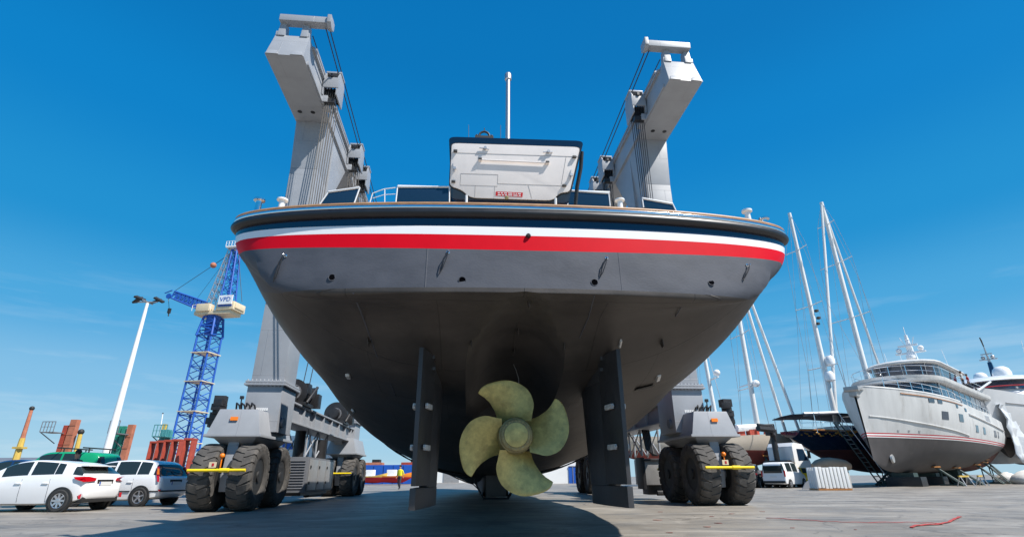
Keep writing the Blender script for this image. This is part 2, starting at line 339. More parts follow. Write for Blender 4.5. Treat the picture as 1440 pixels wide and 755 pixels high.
# ---------------------------------------------------------------- ground
def ground_material():
    G = bpy.data.materials.new('worn concrete apron'); G.use_nodes = True
    n = G.node_tree; b = n.nodes['Principled BSDF']; lk = n.links.new
    t = n.nodes.new('ShaderNodeTexCoord')
    def noise(scale, det, rough, sc3=(1,1,1), dist=0):
        mp = n.nodes.new('ShaderNodeMapping'); mp.inputs['Scale'].default_value = sc3; lk(t.outputs['Object'], mp.inputs[0])
        z = n.nodes.new('ShaderNodeTexNoise'); z.inputs['Scale'].default_value = scale; z.inputs['Detail'].default_value = det; z.inputs['Roughness'].default_value = rough
        z.inputs['Distortion'].default_value = dist
        lk(mp.outputs[0], z.inputs[0]); return z.outputs[0]
    def ramp(x, a, b_, ca, cb):
        r = n.nodes.new('ShaderNodeValToRGB'); r.color_ramp.elements[0].position = a; r.color_ramp.elements[1].position = b_
        r.color_ramp.elements[0].color = (*ca, 1); r.color_ramp.elements[1].color = (*cb, 1); lk(x, r.inputs[0]); return r.outputs[0]
    def mixc(fac, a, b_, mode='MIX'):
        x = n.nodes.new('ShaderNodeMix'); x.data_type = 'RGBA'; x.blend_type = mode
        for s, i in ((fac, 0), (a, 6), (b_, 7)):
            if isinstance(s, (tuple, float, int)): x.inputs[i].default_value = (*s, 1) if isinstance(s, tuple) else s
            else: lk(s, x.inputs[i])
        return x.outputs[2]
    base = ramp(noise(.35, 9, .62), .32, .68, (.178,.158,.133), (.305,.274,.232))
    grain = ramp(noise(26, 6, .7), .3, .7, (.82,.82,.82), (1.12,1.12,1.12))
    c = mixc(1.0, base, grain, 'MULTIPLY')
    # worn, wiped patches running across the yard
    wipe = ramp(noise(.9, 8, .66, (.55, 1.1, 1), 1.4), .48, .66, (0,0,0), (.8,.8,.8))
    c = mixc(wipe, c, (.125, .121, .116))
    pale = ramp(noise(.7, 9, .68, (.5, 1.0, 1), 1.2), .50, .66, (0,0,0), (.75,.75,.75))
    c = mixc(pale, c, (.40, .37, .325))
    oil = ramp(noise(.62, 10, .7, (.8, 1, 1), 1.0), .63, .70, (0,0,0), (.75,.75,.75))
    c = mixc(oil, c, (.07, .063, .06))
    spot = ramp(noise(2.7, 8, .75), .69, .73, (0,0,0), (.7,.7,.7))
    c = mixc(spot, c, (.09, .07, .06))
    redp = ramp(noise(1.3, 10, .8, (.5, 1.4, 1)), .70, .725, (0,0,0), (.5,.5,.5))
    c = mixc(redp, c, (.22, .05, .035))
    # slab joints
    br = n.nodes.new('ShaderNodeTexBrick'); br.offset = 0; br.inputs['Scale'].default_value = 1; br.inputs['Brick Width'].default_value = 6; br.inputs['Row Height'].default_value = 5
    br.inputs['Mortar Size'].default_value = .018; br.inputs['Mortar Smooth'].default_value = .3
    mp = n.nodes.new('ShaderNodeMapping'); mp.inputs['Rotation'].default_value = (0, 0, R(4)); mp.inputs['Location'].default_value = (1.3, .7, 0)
    lk(t.outputs['Object'], mp.inputs[0]); lk(mp.outputs[0], br.inputs[0])
    jf = n.nodes.new('ShaderNodeMath'); jf.operation = 'MULTIPLY'; jf.inputs[1].default_value = .22; lk(br.outputs['Fac'], jf.inputs[0])
    c = mixc(jf.outputs[0], c, (.06, .055, .05))
    # hairline cracks and long dark tyre smears
    vm = n.nodes.new('ShaderNodeMapping'); lk(t.outputs['Object'], vm.inputs[0])
    vd = n.nodes.new('ShaderNodeMix'); vd.data_type = 'VECTOR'; vd.inputs[0].default_value = .35; lk(vm.outputs[0], vd.inputs[4])
    vn = n.nodes.new('ShaderNodeTexNoise'); vn.inputs['Scale'].default_value = .8; vn.inputs['Detail'].default_value = 6; lk(vm.outputs[0], vn.inputs[0])
    va = n.nodes.new('ShaderNodeVectorMath'); va.operation = 'SCALE'; va.inputs['Scale'].default_value = 3.0; lk(vn.outputs['Color'], va.inputs[0])
    vs = n.nodes.new('ShaderNodeVectorMath'); vs.operation = 'ADD'; lk(vm.outputs[0], vs.inputs[0]); lk(va.outputs[0], vs.inputs[1])
    vo = n.nodes.new('ShaderNodeTexVoronoi'); vo.feature = 'DISTANCE_TO_EDGE'; vo.inputs['Scale'].default_value = .28; lk(vs.outputs[0], vo.inputs['Vector'])
    ck_ = ramp(vo.outputs['Distance'], .0, .012, (.6,.6,.6), (0,0,0))
    c = mixc(ck_, c, (.05, .045, .04))
    sw = n.nodes.new('ShaderNodeTexWave'); sw.wave_type = 'RINGS'; sw.inputs['Scale'].default_value = .035; sw.inputs['Distortion'].default_value = 2.5; sw.inputs['Detail'].default_value = 3; sw.inputs['Detail Scale'].default_value = .6
    sp = n.nodes.new('ShaderNodeMapping'); sp.inputs['Location'].default_value = (24, 11, 0); lk(t.outputs['Object'], sp.inputs[0]); lk(sp.outputs[0], sw.inputs[0])
    sm_ = ramp(sw.outputs[0], .93, .99, (0,0,0), (.55,.55,.55))
    sk = n.nodes.new('ShaderNodeMath'); sk.operation = 'MULTIPLY'; lk(sm_, sk.inputs[0]); lk(ramp(noise(.5, 6, .7), .42, .6, (0,0,0), (1,1,1)), sk.inputs[1])
    c = mixc(sk.outputs[0], c, (.085, .08, .075))
    lk(c, b.inputs['Base Color'])
    rr = n.nodes.new('ShaderNodeMapRange'); rr.inputs[3].default_value = .34; rr.inputs[4].default_value = .70; lk(noise(.9, 6, .6), rr.inputs[0]); lk(rr.outputs[0], b.inputs['Roughness'])
    bp = n.nodes.new('ShaderNodeBump'); bp.inputs['Strength'].default_value = .35; bp.inputs['Distance'].default_value = .012; lk(noise(18, 8, .7), bp.inputs['Height']); lk(bp.outputs[0], b.inputs['Normal'])
    b.inputs['Specular IOR Level'].default_value = .36
    return G
g = MB(); g.grid([[(-700+i*140, -200+j*140, 0) for i in range(11)] for j in range(16)])
struct(g.build('ground', ground_material(), smooth=0))

# ================================================================ the hauled-out yacht
B0 = Vector((0.12, 8.02, 0)); BYAW = R(3.9)
yacht = thing('motor_yacht', 'big dark hulled yacht hanging in slings with red and white stern stripes and bronze propeller', 'yacht', B0, BYAW)
BM = base_matrix(yacht); BI = BM.inverted()
KB = 3.36
T_ZK = [(-.95,3.36),(0,3.2),(1.5,2.56),(3,2.27),(5,1.97),(8,1.22),(11,.86),(14,.67),(20,.48),(30,.5),(36,1.1),(39,2.8),(41,5.6)]
T_N = [(-.95,26),(-.68,12),(-.45,3.6),(-.25,2.55),(0,2.34),(1,2.55),(3,2.75),(6,2.8),(10,2.25),(16,1.7),(25,1.75),(41,1.5)]
SB, WM = .95, 4.72
def h_w(s):
    if s <= 0: return WM*max(0, 1-(-s/SB)**2.0)**(1/2.25)
    if s < 18: return lerp(WM, 5.0, math.sin(min(1, s/12)*math.pi/2))
    return max(0, 5.0*(1-((s-18)/23)**2.3))
def h_zd(s): return 4.67+.08*min(1, (s+SB)/SB)+.0012*max(0, s)**2
def h_zk(s): return scurve(T_ZK, s)
def h_n(s): return curve(T_N, s)
def h_shift(s, z):
    bl = 1 if s < 1 else max(0, 1-(s-1)/5)
    return -(h_zd(s)-max(z, KB))*math.tan(R(2.3))*bl
def h_half(s, z):
    zd, zk, n = h_zd(s), h_zk(s), h_n(s)
    t = (zd-z)/(zd-zk)
    if t >= 1: return 0
    return h_w(s)*(1-max(0, t)**n)**(1/n)
def h_z(wf, s):
    zd, zk, n = h_zd(s), h_zk(s), h_n(s)
    return zd-(zd-zk)*(1-min(1, abs(wf))**n)**(1/n)
TR = .92
def tunnel(wx, s, z):
    if abs(wx) >= TR or s > 4.5 or z > 3.6: return z
    zc = 2.44-.24*max(0, s-1.2)-.02*s
    return max(z, min(3.6, zc+math.sqrt(TR*TR-wx*wx)))
def inside(p):
    s = p.y
    for _ in range(4): s = p.y-h_shift(max(-SB, s), p.z)
    if s < -SB or s > 41 or p.z > h_zd(s): return False
    if abs(p.x) > h_half(s, p.z): return False
    return p.z > tunnel(p.x, s, h_z(p.x/max(1e-3, h_w(s)), s))-1e-4
def on_hull(px, py, lo=6.0, hi=34):
    """where the sight line of a photo pixel meets the hull, in the yacht's frame, with the outward normal"""
    def P(Y): return BI @ at(px, py, Y)
    Y = lo
    while Y < hi and not inside(P(Y)): Y += .02
    a, b = Y-.02, Y
    for _ in range(14):
        c = (a+b)/2
        if inside(P(c)): b = c
        else: a = c
    p = P(a)
    e = .03; n = Vector((0,0,0))
    for k in range(60):
        d = Vector((random.gauss(0,1), random.gauss(0,1), random.gauss(0,1))).normalized()
        if not inside(p+d*e): n += d
    return p, n.normalized()
stations = [-SB*math.cos(i/26*math.pi/2) for i in range(27)] + [.12*i for i in range(1, 46)] + [5.6+.5*i for i in range(10)] + [11+1.0*i for i in range(26)] + [37+.5*i for i in range(9)]
rows = []
NB = 50
for s in stations:
    W, zd = h_w(s), h_zd(s)
    k = 1-.2*min(1, W/WM)**2
    zs = [zd, zd-.085*k, zd-.235*k, zd-.38*k, zd-.5*k, zd-.63*k]
    half = [Vector((h_half(s, z), s+h_shift(s, z), z)) for z in zs]
    w0 = half[-1].x
    zkn = lerp(KB+.07, zs[-1]-.02, min(1, max(0, (s+.62)/2.0))**1.25)
    for q in range(1, 13):
        z = lerp(zs[-1], zkn, q/12); half.append(Vector((h_half(s, z), s+h_shift(s, z), z)))
    w0 = half[-1].x; zk_row = []
    for j in range(1, NB+1):
        wx = w0*math.sin((1-j/NB)*math.pi/2)
        z = h_z(wx/max(W, 1e-4), s)
        z = tunnel(wx, s, z)
        half.append(Vector((wx, s+h_shift(s, z), z)))
        zk_row.append(z)
    rows.append(half+[Vector((-p.x, p.y, p.z)) for p in reversed(half[:-1])])
nr = len(rows[0])
def hull_mat(i, k):
    j = min(k, nr-2-k)
    return 0 if j < 2 else 1 if j == 2 else 2 if j in (3, 4) else 3 if j < 17 else 4
MB().grid(rows, mf=hull_mat).build('hull', [M['navy'], M['white_stripe'], M['red_stripe'], M['hull_grey'], M['hull_black']], yacht, smooth=28)
# deck
deck = [[Vector((x*h_w(s), s, h_zd(s)-.01)) for x in (-1, -.5, 0, .5, 1)] for s in stations]
MB().grid(deck).build('deck', mat('pale teak deck', (.50,.42,.33), .7, 0, .12, 4), yacht)  # deck colour lightened to bounce more light onto the raised hatch
# swept strakes round the stern
def edge_pts(smax=40):
    pts = [(h_w(s), s) for s in stations if s <= smax]
    return [(-x, y) for x, y in reversed(pts)] + pts[1:]
def sweep(prof, smax=40, closed=True):
    P = edge_pts(smax); out = []
    for i, (x, y) in enumerate(P):
        a, b = P[max(0, i-1)], P[min(len(P)-1, i+1)]
        t = Vector((b[0]-a[0], b[1]-a[1], 0)).normalized(); n = Vector((t.y, -t.x, 0))
        zd = h_zd(y)
        out.append([Vector((x, y, zd))+n*o+Vector((0, 0, z)) for o, z in prof])
    return MB().grid(out, closed=True)
sweep([(-.02,-.088),(.03,-.086),(.07,-.066),(.092,-.032),(.092,.0),(.075,.035),(.04,.05),(-.02,.05)]).build('rub_rail', M['rub'], yacht, smooth=40)
sweep([(-.05,.051),(.062,.053),(.072,.075),(.064,.105),(-.05,.11)]).build('steel_strip', M['chrome'], yacht, smooth=40)
sweep([(-.16,.112),(.045,.112),(.055,.14),(.045,.165),(.0,.175),(-.16,.175)]).build('cap_rail', M['teak'], yacht, smooth=40)

# keel, shaft and propeller
kl = []
for s, hwt, hwb in ((10.2,.34,.34),(10.6,.44,.42),(14,.62,.55),(24,.62,.55),(30,.3,.25)):
    zt = h_zk(s)+.5
    kl.append([Vector((-hwt, s, zt)), Vector((-hwb, s, .30)), Vector((hwb, s, .30)), Vector((hwt, s, zt))])
kb = MB().grid(kl); kb.f.append([0,1,2,3]); kb.mi.append(0)
kb.build('keel', M['hull_black'], yacht, bevel=.03)
PP = BI @ at(724, 613, 9.42)
PR = .965
SC = PR/205.0
hub = MB().lathe([(.02,-.34),(.16,-.335),(.20,-.325),(.205,-.30),(.245,-.295),(.262,-.28),(.265,-.20),(.285,-.195),(.31,-.15),(.315,.25),(.26,.34)], axis='Y', n=36)
for k in range(24):
    t = 2*math.pi*k/24; hub.tube((.225*math.cos(t), -.312, .225*math.sin(t)), (.225*math.cos(t), -.29, .225*math.sin(t)), .016, n=6)
prop = hub.build('propeller', M['bronze_dark'], yacht); prop.location = PP
hc_ = MB().lathe([(.195,-.30),(.20,-.329),(.15,-.339),(.10,-.341),(.10,-.349),(.02,-.350)], axis='Y', n=32); hc_.build('hub_cap', M['bronze'], prop)
upc = [(58,50),(64,80),(70,117),(52,164),(12,194),(-38,205),(-98,194),(-128,178),(-139,160)]
loc_ = [(-62,52),(-72,88),(-93,122),(-104,133),(-114,142),(-122,147),(-130,152),(-135,155),(-139,158)]
def resamp(c, n):
    out = []
    for i in range(n):
        x = i/(n-1)*(len(c)-1); 
        xs = scurve([(j, p[0]) for j, p in enumerate(c)], x); ys = scurve([(j, p[1]) for j, p in enumerate(c)], x)
        out.append((xs, ys))
    return out
U_, L_ = resamp(upc, 22), resamp(loc_, 22)
NC = 11
fr, bk = [], []
for i in range(22):
    a, b_ = [], []
    for j in range(NC):
        q = j/(NC-1); x = lerp(L_[i][0], U_[i][0], q)*SC; z = lerp(L_[i][1], U_[i][1], q)*SC
        r = math.hypot(x, z); ang = math.atan2(x, z)
        y = -.30*ang*min(1, .55+.45*(1-r/PR)) - .05*(r/PR)**2
        th = .055*(1-.72*i/21)*(1-(2*q-1)**4)*(1 if i < 21 else .1)
        a.append(Vector((x, y-th/2-.004, z))); b_.append(Vector((x, y+th/2+.004, z)))
    fr.append(a); bk.append(b_)
ring = [fr[i]+list(reversed(bk[i])) for i in range(22)]
bl = MB().grid(ring, closed=True)
bl.f.append(list(range(2*NC))); bl.mi.append(0); o_ = 21*2*NC; bl.f.append([o_+k for k in range(2*NC)]); bl.mi.append(0)
blade = bl.build('blade', M['bronze'], prop, smooth=50)
for k in range(1, 4):
    c = blade.copy(); C.objects.link(c); c.parent = prop; c.rotation_euler = (0, k*math.pi/2, 0)
sh = MB().tube((PP.x, PP.y+.3, PP.z), (0, 7.2, 1.62), .2, .26, 20); sh.build('shaft_tube', M['hull_black'], yacht)
lp, ln = on_hull(722, 512)
MB().path([lp, lp+Vector((.05,-.02,-.12)), lp+Vector((.10,-.04,-.3)), lp+Vector((.1,-.03,-.5))], .008).build('dangling_wire', M['alu'], yacht)

# rudders
def foil(b, x0, y0, y1, thick, z0, z1, dy0=0, dy1=0, n=9):
    """a vertical foil from y0 (aft) to y1 (fore)"""
    rws = []
    for z, dy in ((z0, dy0), (z1, dy1)):
        pts = []
        for k in range(n):
            t = k/(n-1); y = lerp(y0, y1+dy, t); th = thick*(.25+.75*math.sin(math.pi*min(1, .12+t*.88)))*(1 if k < n-1 else .25)
            pts.append((th/2, y))
        rws.append([Vector((x0+a, y, z)) for a, y in pts]+[Vector((x0-a, y, z)) for a, y in reversed(pts)])
    N = len(rws[0]); b.grid(rws, closed=True); o = len(b.v)-2*N
    b.f.append([o+i for i in range(N)]); b.mi.append(0); b.f.append([o+N+i for i in range(N)]); b.mi.append(0)
for sx in (-1, 1):
    rb = MB(); foil(rb, 0, .80, 1.95, .24, .74, 2.45, 0, .30); foil(rb, 0, .80, 2.20, .24, 2.451, 2.86, 0, -.55)
    rb.prism([(-.045,-.01,.44),(.045,-.01,.44),(.11,.8,.44),(.10,1.6,.44),(.02,1.9,.44),(-.02,1.9,.44),(-.10,1.6,.44),(-.11,.8,.44)], (0,0,.297))
    rb.tube((0,1.1,2.8),(0,1.1,3.25),.16,n=16); rb.box((0,.98,2.9),(.34,.5,.10)); rb.box((0,.62,2.86),(.26,.16,.16))
    rud = rb.build('rudder', M['rudder'], yacht, bevel=.012)
    rud.location = (sx*1.63+.04, .32, 0); rud.rotation_euler = (0, 0, R(5.0)*sx)
    fb = MB(); fb.prism([(-.035,0,.765),(.035,0,.765),(.115,.74,.765),(.10,.775,.765),(-.10,.775,.765),(-.115,.74,.765)], (0, .0, 2.09))
    fb.box((0,.6,2.62),(.30,.08,.06)); fb.box((0,.02,1.8),(.06,.03,2.05))
    fl = fb.build('flap', M['rudder'], rud, bevel=.01)
    for sd_ in (-1, 1):
        for zz in (1.32, 1.95):
            ab = MB().box((0,0,0),(.05,.27,.085)); ab.box((0,0,0),(.03,.34,.03))
            an = ab.build('anode', M['anode'], fl if False else rud, bevel=.018); an.location = (sd_*(.115), .33, zz)
            an.rotation_euler = (0, 0, -sd_*R(6.2))

# hull fittings: mooring eyes with rope loops, drains, anodes, small fins
def orient(o, n, upv=(0,0,1)):
    n = n.normalized(); x = Vector(upv).cross(n).normalized(); y = n.cross(x)
    Mx = Matrix((x, y, n)).transposed().to_4x4(); o.rotation_euler = Mx.to_euler()
for px, py, lx, ly in ((402,360,386,396),(630,355,618,386),(853,363,844,389),(1050,373,1044,394)):
    p, n = on_hull(px, py); q, n2 = on_hull(lx, ly)
    e = MB().lathe([(.026,0),(.026,.008),(.012,.014),(.010,.04),(.004,.045)], n=12); e.lathe([(.020,-.006),(.026,0),(.020,.006)], (0,.0,.048), 'X', 14, closed=True)
    eo = e.build('mooring_eye', M['chrome'], yacht); eo.location = p; orient(eo, n)
    a = p+n*.055; b_ = q+n2*.02; sd2 = n.cross(Vector((0,0,1))).normalized()*.022
    lpth = [a, lerp(a, b_, .3)+sd2+n*.01, lerp(a, b_, .8)+sd2*.8, b_, lerp(a, b_, .8)-sd2*.6, lerp(a, b_, .3)-sd2*.6+n*.012, a]
    MB().path(lpth, .0085, 6).build('rope_loop', M['cable'], yacht)
p, n = on_hull(743, 332)
k_ = MB().lathe([(.04,0),(.035,.03),(.02,.05)], n=12).build('rudder_light', M['plastic'], yacht); k_.location = p; orient(k_, n)
for px, py in ((467,390),(650,394),(836,397),(1000,397)):
    p, n = on_hull(px, py)
    d_ = MB().lathe([(.046,-.03),(.056,-.005),(.056,.008),(.050,.009),(.046,.004),(.044,-.03)], n=20)
    do = d_.build('drain', M['hull_grey'], yacht); do.location = p; orient(do, n)
    dh = MB().lathe([(.045,.003),(.045,.0055),(.001,.0055)], n=18).build('drain_shade', M['hole_shade'], do)  # flat black disc paints the drain's inner shade, no hole is cut
for px, py, a_, b2 in ((490,528,.09,.2),(497,577,.09,.2),(905,545,.4,.3),(925,530,.09,.24),(872,482,.04,.2)):
    p, n = on_hull(px, py)
    big = a_ > .3
    ab = MB().box((0,0,.02),(a_,b2,.05 if not big else .03), taper=(.8,.85)); o = ab.build('sea_chest_plate' if big else 'anode', M['hull_black'] if big else M['anode'], yacht, bevel=.01)
    o.location = p; orient(o, n, (0,1,0))
for px, py in ((518,478),(663,483),(729,463),(723,492),(793,485),(743,424),(930,480)):
    p, n = on_hull(px, py)
    f_ = MB().box((0,0,.05),(.02,.16,.12), taper=(.7,.6)); o = f_.build('skin_fitting', M['hull_black'], yacht, bevel=.005); o.location = p; orient(o, n, (0,1,0))
def weld(pts, r=.008):
    q = [on_hull(x, y)[0] for x, y in pts]
    MB().path(q, r, 5).build('weld_seam', M['hull_grey'], yacht)
weld([(497,412),(512,450),(530,500),(550,540),(556,556)], .012); weld([(836,415),(828,445),(815,475)]); weld([(970,412),(950,445)])

# deck gear
Wc = M['white_paint']
def slab(name, quad, Y0s, thick, m, parent=yacht, bevel=0, push=None):
    """a panel whose corners are seen at four pixels, each at its own distance"""
    pts = [BI @ at(x, y, Y) for (x, y), Y in zip(quad, Y0s)]
    n = (pts[1]-pts[0]).cross(pts[3]-pts[0]).normalized()
    if n.y < 0: n = -n
    return MB().prism(pts, n*thick).build(name, m, parent, bevel=bevel), pts, n
# deckhouse with dark blue glass
for quad, Y in (([(556,290),(632,290),(632,263),(559,263)],12.0), ([(798,290),(858,290),(856,272),(800,268)],12.0), ([(448,290),(497,289),(506,264),(462,270)],11.2), ([(905,292),(952,300),(946,287),(903,279)],11.4)):
    o, pts, n = slab('window', quad, [Y]*4, .05, M['glass'], bevel=.01)
    fb = MB(); a, b_ = pts[3], pts[2]; fb.tube(a, b_, .028, n=8); fb.tube(pts[0], a, .018, n=8); fb.tube(pts[1], b_, .018, n=8)
    fb.build('frame', M['white_gloss'], o)
    zd_ = h_zd(pts[0].y)-.02; lo_ = [Vector((q.x, q.y+.03, zd_)) for q in (pts[0], pts[1])]
    MB().prism([lo_[0], lo_[1], pts[1]+Vector((0,.03,.02)), pts[0]+Vector((0,.03,.02))], (0,.05,0)).build('coaming', M['navy'], yacht)
hs_ = [BI @ at(x, y, Y) for x, y, Y in ((559,262,12.05),(858,271,12.05))]
MB().prism([hs_[0], hs_[1], hs_[1]+Vector((0,4.5,.05)), hs_[0]+Vector((0,4.5,.05))], (0,0,.05)).build('house_roof', M['white_gloss'], yacht, bevel=.02)
zb_ = h_zd(5)-.02; yf_ = max(hs_[0].y, hs_[1].y)+.10
hw = MB(); hw.prism([(hs_[0].x+.06, yf_, zb_), (hs_[1].x-.06, yf_, zb_), (hs_[1].x-.06, yf_, hs_[1].z), (hs_[0].x+.06, yf_, hs_[0].z)], (0, 4.2, 0)); hw.build('house', M['navy'], yacht, bevel=.05)
# handrails
rl = MB()
P_ = [BI @ at(x, y, 11.5) for x, y in ((520,285),(524,272),(540,266),(556,264))]
for q in (P_[0], BI @ at(541,287,11.5)): rl.tube(q, (q.x, q.y, h_zd(q.y)-.02), .014, n=8)
rl.path(P_, .014, 8); rl.tube(BI @ at(541,287,11.5), BI @ at(541,266,11.5), .012); rl.path([BI @ at(x, y, 11.5) for x, y in ((524,279),(540,274),(556,273))], .01, 8)
rl.build('handrail', M['white_gloss'], yacht)
# raised garage hatch
top, bot = 9.60, 9.85
HQ = [(631,192),(821,198),(800,283),(641,281)]
pts = [BI @ at(x, y, Y) for (x, y), Y in zip(HQ, (top, top, bot, bot))]
ex = (pts[1]-pts[0]).normalized(); ey = (pts[3]-pts[0]); ey = (ey-ex*ey.dot(ex)).normalized(); en = ex.cross(ey).normalized()
if en.y > 0: en = -en
o0 = pts[0]; Wt = (pts[1]-pts[0]).length; Hh = (pts[3]-pts[0]).dot(ey)
def hp(u, v, d=0): return o0+ex*(u*Wt)+ey*(v*Hh)+en*d
def rounded(poly, r=.08, k=4):
    out = []; n = len(poly)
    for i in range(n):
        a, b_, c = [Vector((*poly[(i+j) % n], 0)) for j in (-1, 0, 1)]
        da, dc = (a-b_), (c-b_); ra = min(r, da.length*.45); rc = min(r, dc.length*.45)
        p0, p1 = b_+da.normalized()*ra, b_+dc.normalized()*rc
        for q in range(k+1):
            t = q/k; p = p0*(1-t)**2+b_*2*t*(1-t)+p1*t*t; out.append((p.x, p.y))
    return out
asp = Hh/Wt
outl = rounded([(0,0),(1,0),(.895,1.0),(.05,1.0)], .06)
hl = MB().prism([hp(u, v, -.16) for u, v in outl], en*.16)
hatch = hl.build('garage_hatch', M['navy'], yacht, bevel=.025)
inn = rounded([(.028,.12),(.972,.12),(.90,.83),(.83,.845),(.78,.97),(.19,.97),(.12,.85),(.035,.80)], .05)
gk = rounded([(.02,.105),(.98,.105),(.907,.85),(.838,.862),(.787,.985),(.183,.985),(.115,.865),(.028,.815)], .05)
MB().prism([hp(u, v, .001) for u, v in gk], en*.012).build('gasket', M['plastic'], hatch)
MB().prism([hp(u, v, .012) for u, v in inn], en*.03).build('inner_panel', M['cream'], hatch, bevel=.008)
se = MB()
def seam(a, b_): se.tube(hp(*a, .043), hp(*b_, .043), .004, n=5)
seam((.035,.275),(.955,.275)); seam((.11,.60),(.38,.60)); seam((.11,.60),(.11,.78)); seam((.38,.60),(.38,.74)); seam((.38,.74),(.86,.74)); seam((.22,.78),(.22,.96)); seam((.11,.78),(.38,.78)); seam((.36,.78),(.36,.96)); seam((.60,.74),(.63,.95)); seam((.87,.29),(.84,.72))
se.build('panel_seam', M['cream_line'], hatch)
hb = MB().tube(hp(.245,.385,.075), hp(.735,.40,.075), .016, n=8); hb.box(hp(.245,.375,.06),(.075,.06,.05)); hb.box(hp(.735,.39,.06),(.075,.06,.05))
hb.build('grab_bar', M['cream'], hatch)
for u_, v_ in ((.245,.37),(.735,.385)): MB().box(hp(u_,v_,.085),(.08,.02,.045)).build('bar_bracket', M['plastic'], hatch)
for u, v in ((.06,.25),(.93,.285),(.06,.735),(.86,.74)):
    b_ = MB().box((0,0,0),(.085,.045,.05)); o = b_.build('hinge', M['plastic'], hatch, bevel=.008); o.location = hp(u, v, .06)
for u, v, a in ((.27,.20,10),(.735,.225,0),(.055,.52,80),(.905,.56,100)):
    b_ = MB().box((0,0,0),(.22,.02,.018)); b_.lathe([(.035,-.03),(.035,.01)], (0.02,0,.02), 'Y', 12); o = b_.build('latch', M['alu'], hatch); o.location = hp(u, v, .065); o.rotation_euler = (0, R(a), 0)
rs = MB().prism([hp(.37,.865,.044), hp(.565,.868,.044), hp(.562,.935,.044), hp(.37,.93,.044)], en*.004)
no = rs.build('warning_notice', M['red_sign'], hatch)
nl = MB(); rr_ = random.Random(3)
for row, v in ((0,.886),(1,.915)):
    u = .385
    while u < .545:
        l = rr_.choice((.008,.014,.022,.03)); l = min(l, .55-u); nl.prism([hp(u, v-.007, .049), hp(u+l, v-.007, .049), hp(u+l, v+.007, .049), hp(u, v+.007, .049)], en*.001); u += l+.008
nl.build('notice_lettering', M['white_paint'], no)
kn = MB().lathe([(.03,0),(.045,.02),(.03,.04)], n=12).build('lock_knob', M['bronze_dark'], hatch); kn.location = hp(.45,.958,.05); orient(kn, en)
for u in (.16,.80):
    q_ = hp(u,.93,.02); st_ = MB().tube(q_, (q_.x, q_.y+.25, h_zd(q_.y)+.1), .03, n=10).build('hatch_strut', M['white_gloss'], yacht)
q0_, q1_ = hp(.04, 1), hp(.92, 1)
cb_ = MB(); cb_.box(((q0_.x+q1_.x)/2, q0_.y+1.0, h_zd(1.5)+.11), (q1_.x-q0_.x, 1.9, .26)); cb_.build('hatch_coaming', M['navy'], yacht, bevel=.03)
hz = MB().path([hp(.99,.15,-.1), hp(.985,.4,-.14), hp(.96,.7,-.16), hp(.95,1.0,-.2), hp(.94,1.0,-.25)+Vector((0,.2,-.9))], .045, 8)
hz.build('hose_bundle', M['black_metal'], hatch)
# mast pole and aerials
a, b_ = BI @ at(712,200,14), BI @ at(714.5,108,14)
MB().tube((a.x, a.y, h_zd(a.y)-.02), b_, .085, .075, 14).build('mast_pole', M['alu'], yacht)
MB().lathe([(.08,-.16),(.115,-.14),(.12,.05),(.09,.12),(.02,.13)], b_, n=14).build('pole_cap', M['alu'], yacht)
c0 = BI @ at(681,192,11.5)
hoop = MB().path([c0+Vector((math.cos(t)*.14, 0, math.sin(t)*.15)) for t in [math.pi*k/10 for k in range(11)]], .03, 8)
hoop.tube(c0+Vector((0,0,.15)), c0+Vector((0,0,.27)), .012); hoop.sphere(c0+Vector((-.2,0,.02)), .035); hoop.sphere(c0+Vector((.2,0,.02)), .035)
hoop.box(c0+Vector((0,0,-.06)),(.5,.1,.1)); hoop.tube(c0+Vector((0,0,-.1)), (c0.x, c0.y, h_zd(c0.y)-.02), .05, n=8); hoop.tube(BI @ at(655,197,11.5), BI @ at(708,199,11.5), .02, n=6); hoop.build('aerial_hoop', M['plastic'], yacht)
for px in (659,704): MB().tube(BI @ at(px,195,11.5), BI @ at(px,176,11.5), .006, n=5).build('whip_aerial', M['plastic'], yacht)
# bollards and fairleads
for px, py, mm, hh in ((363,291,'chrome',.2),(396,289,'white_gloss',.16),(1052,306,'white_gloss',.2),(1076,316,'chrome',.18),(872,288,'white_gloss',.14)):
    Yg = 8.35 if px < 720 else 9.05
    p = BI @ at(px, py, Yg); 
    dz_ = p.z-h_zd(p.y)+.02; bo = MB().lathe([(.085,-dz_),(.07,-dz_+.06),(.06,-.12),(.05,hh*.35),(.055,hh*.55),(.10,hh*.62),(.10,hh*.8),(.02,hh*.86)], n=16).build('bollard', M[mm], yacht); bo.location = p

# ================================================================ travel lift
T0 = Vector((-.97, 17.62, 0)); TYAW = R(5.5)
lift = thing('travel_lift', 'huge grey boat hoist on black tyres, straddling the hanging yacht', 'boat hoist', T0, TYAW)
TI = base_matrix(lift).inverted()
def tl(x, y, Y): return TI @ at(x, y, Y)
LX = 7.35; ZT = 14.72
G_, GD, BK = M['steel_grey'], M['lift_dark'], M['black_metal']
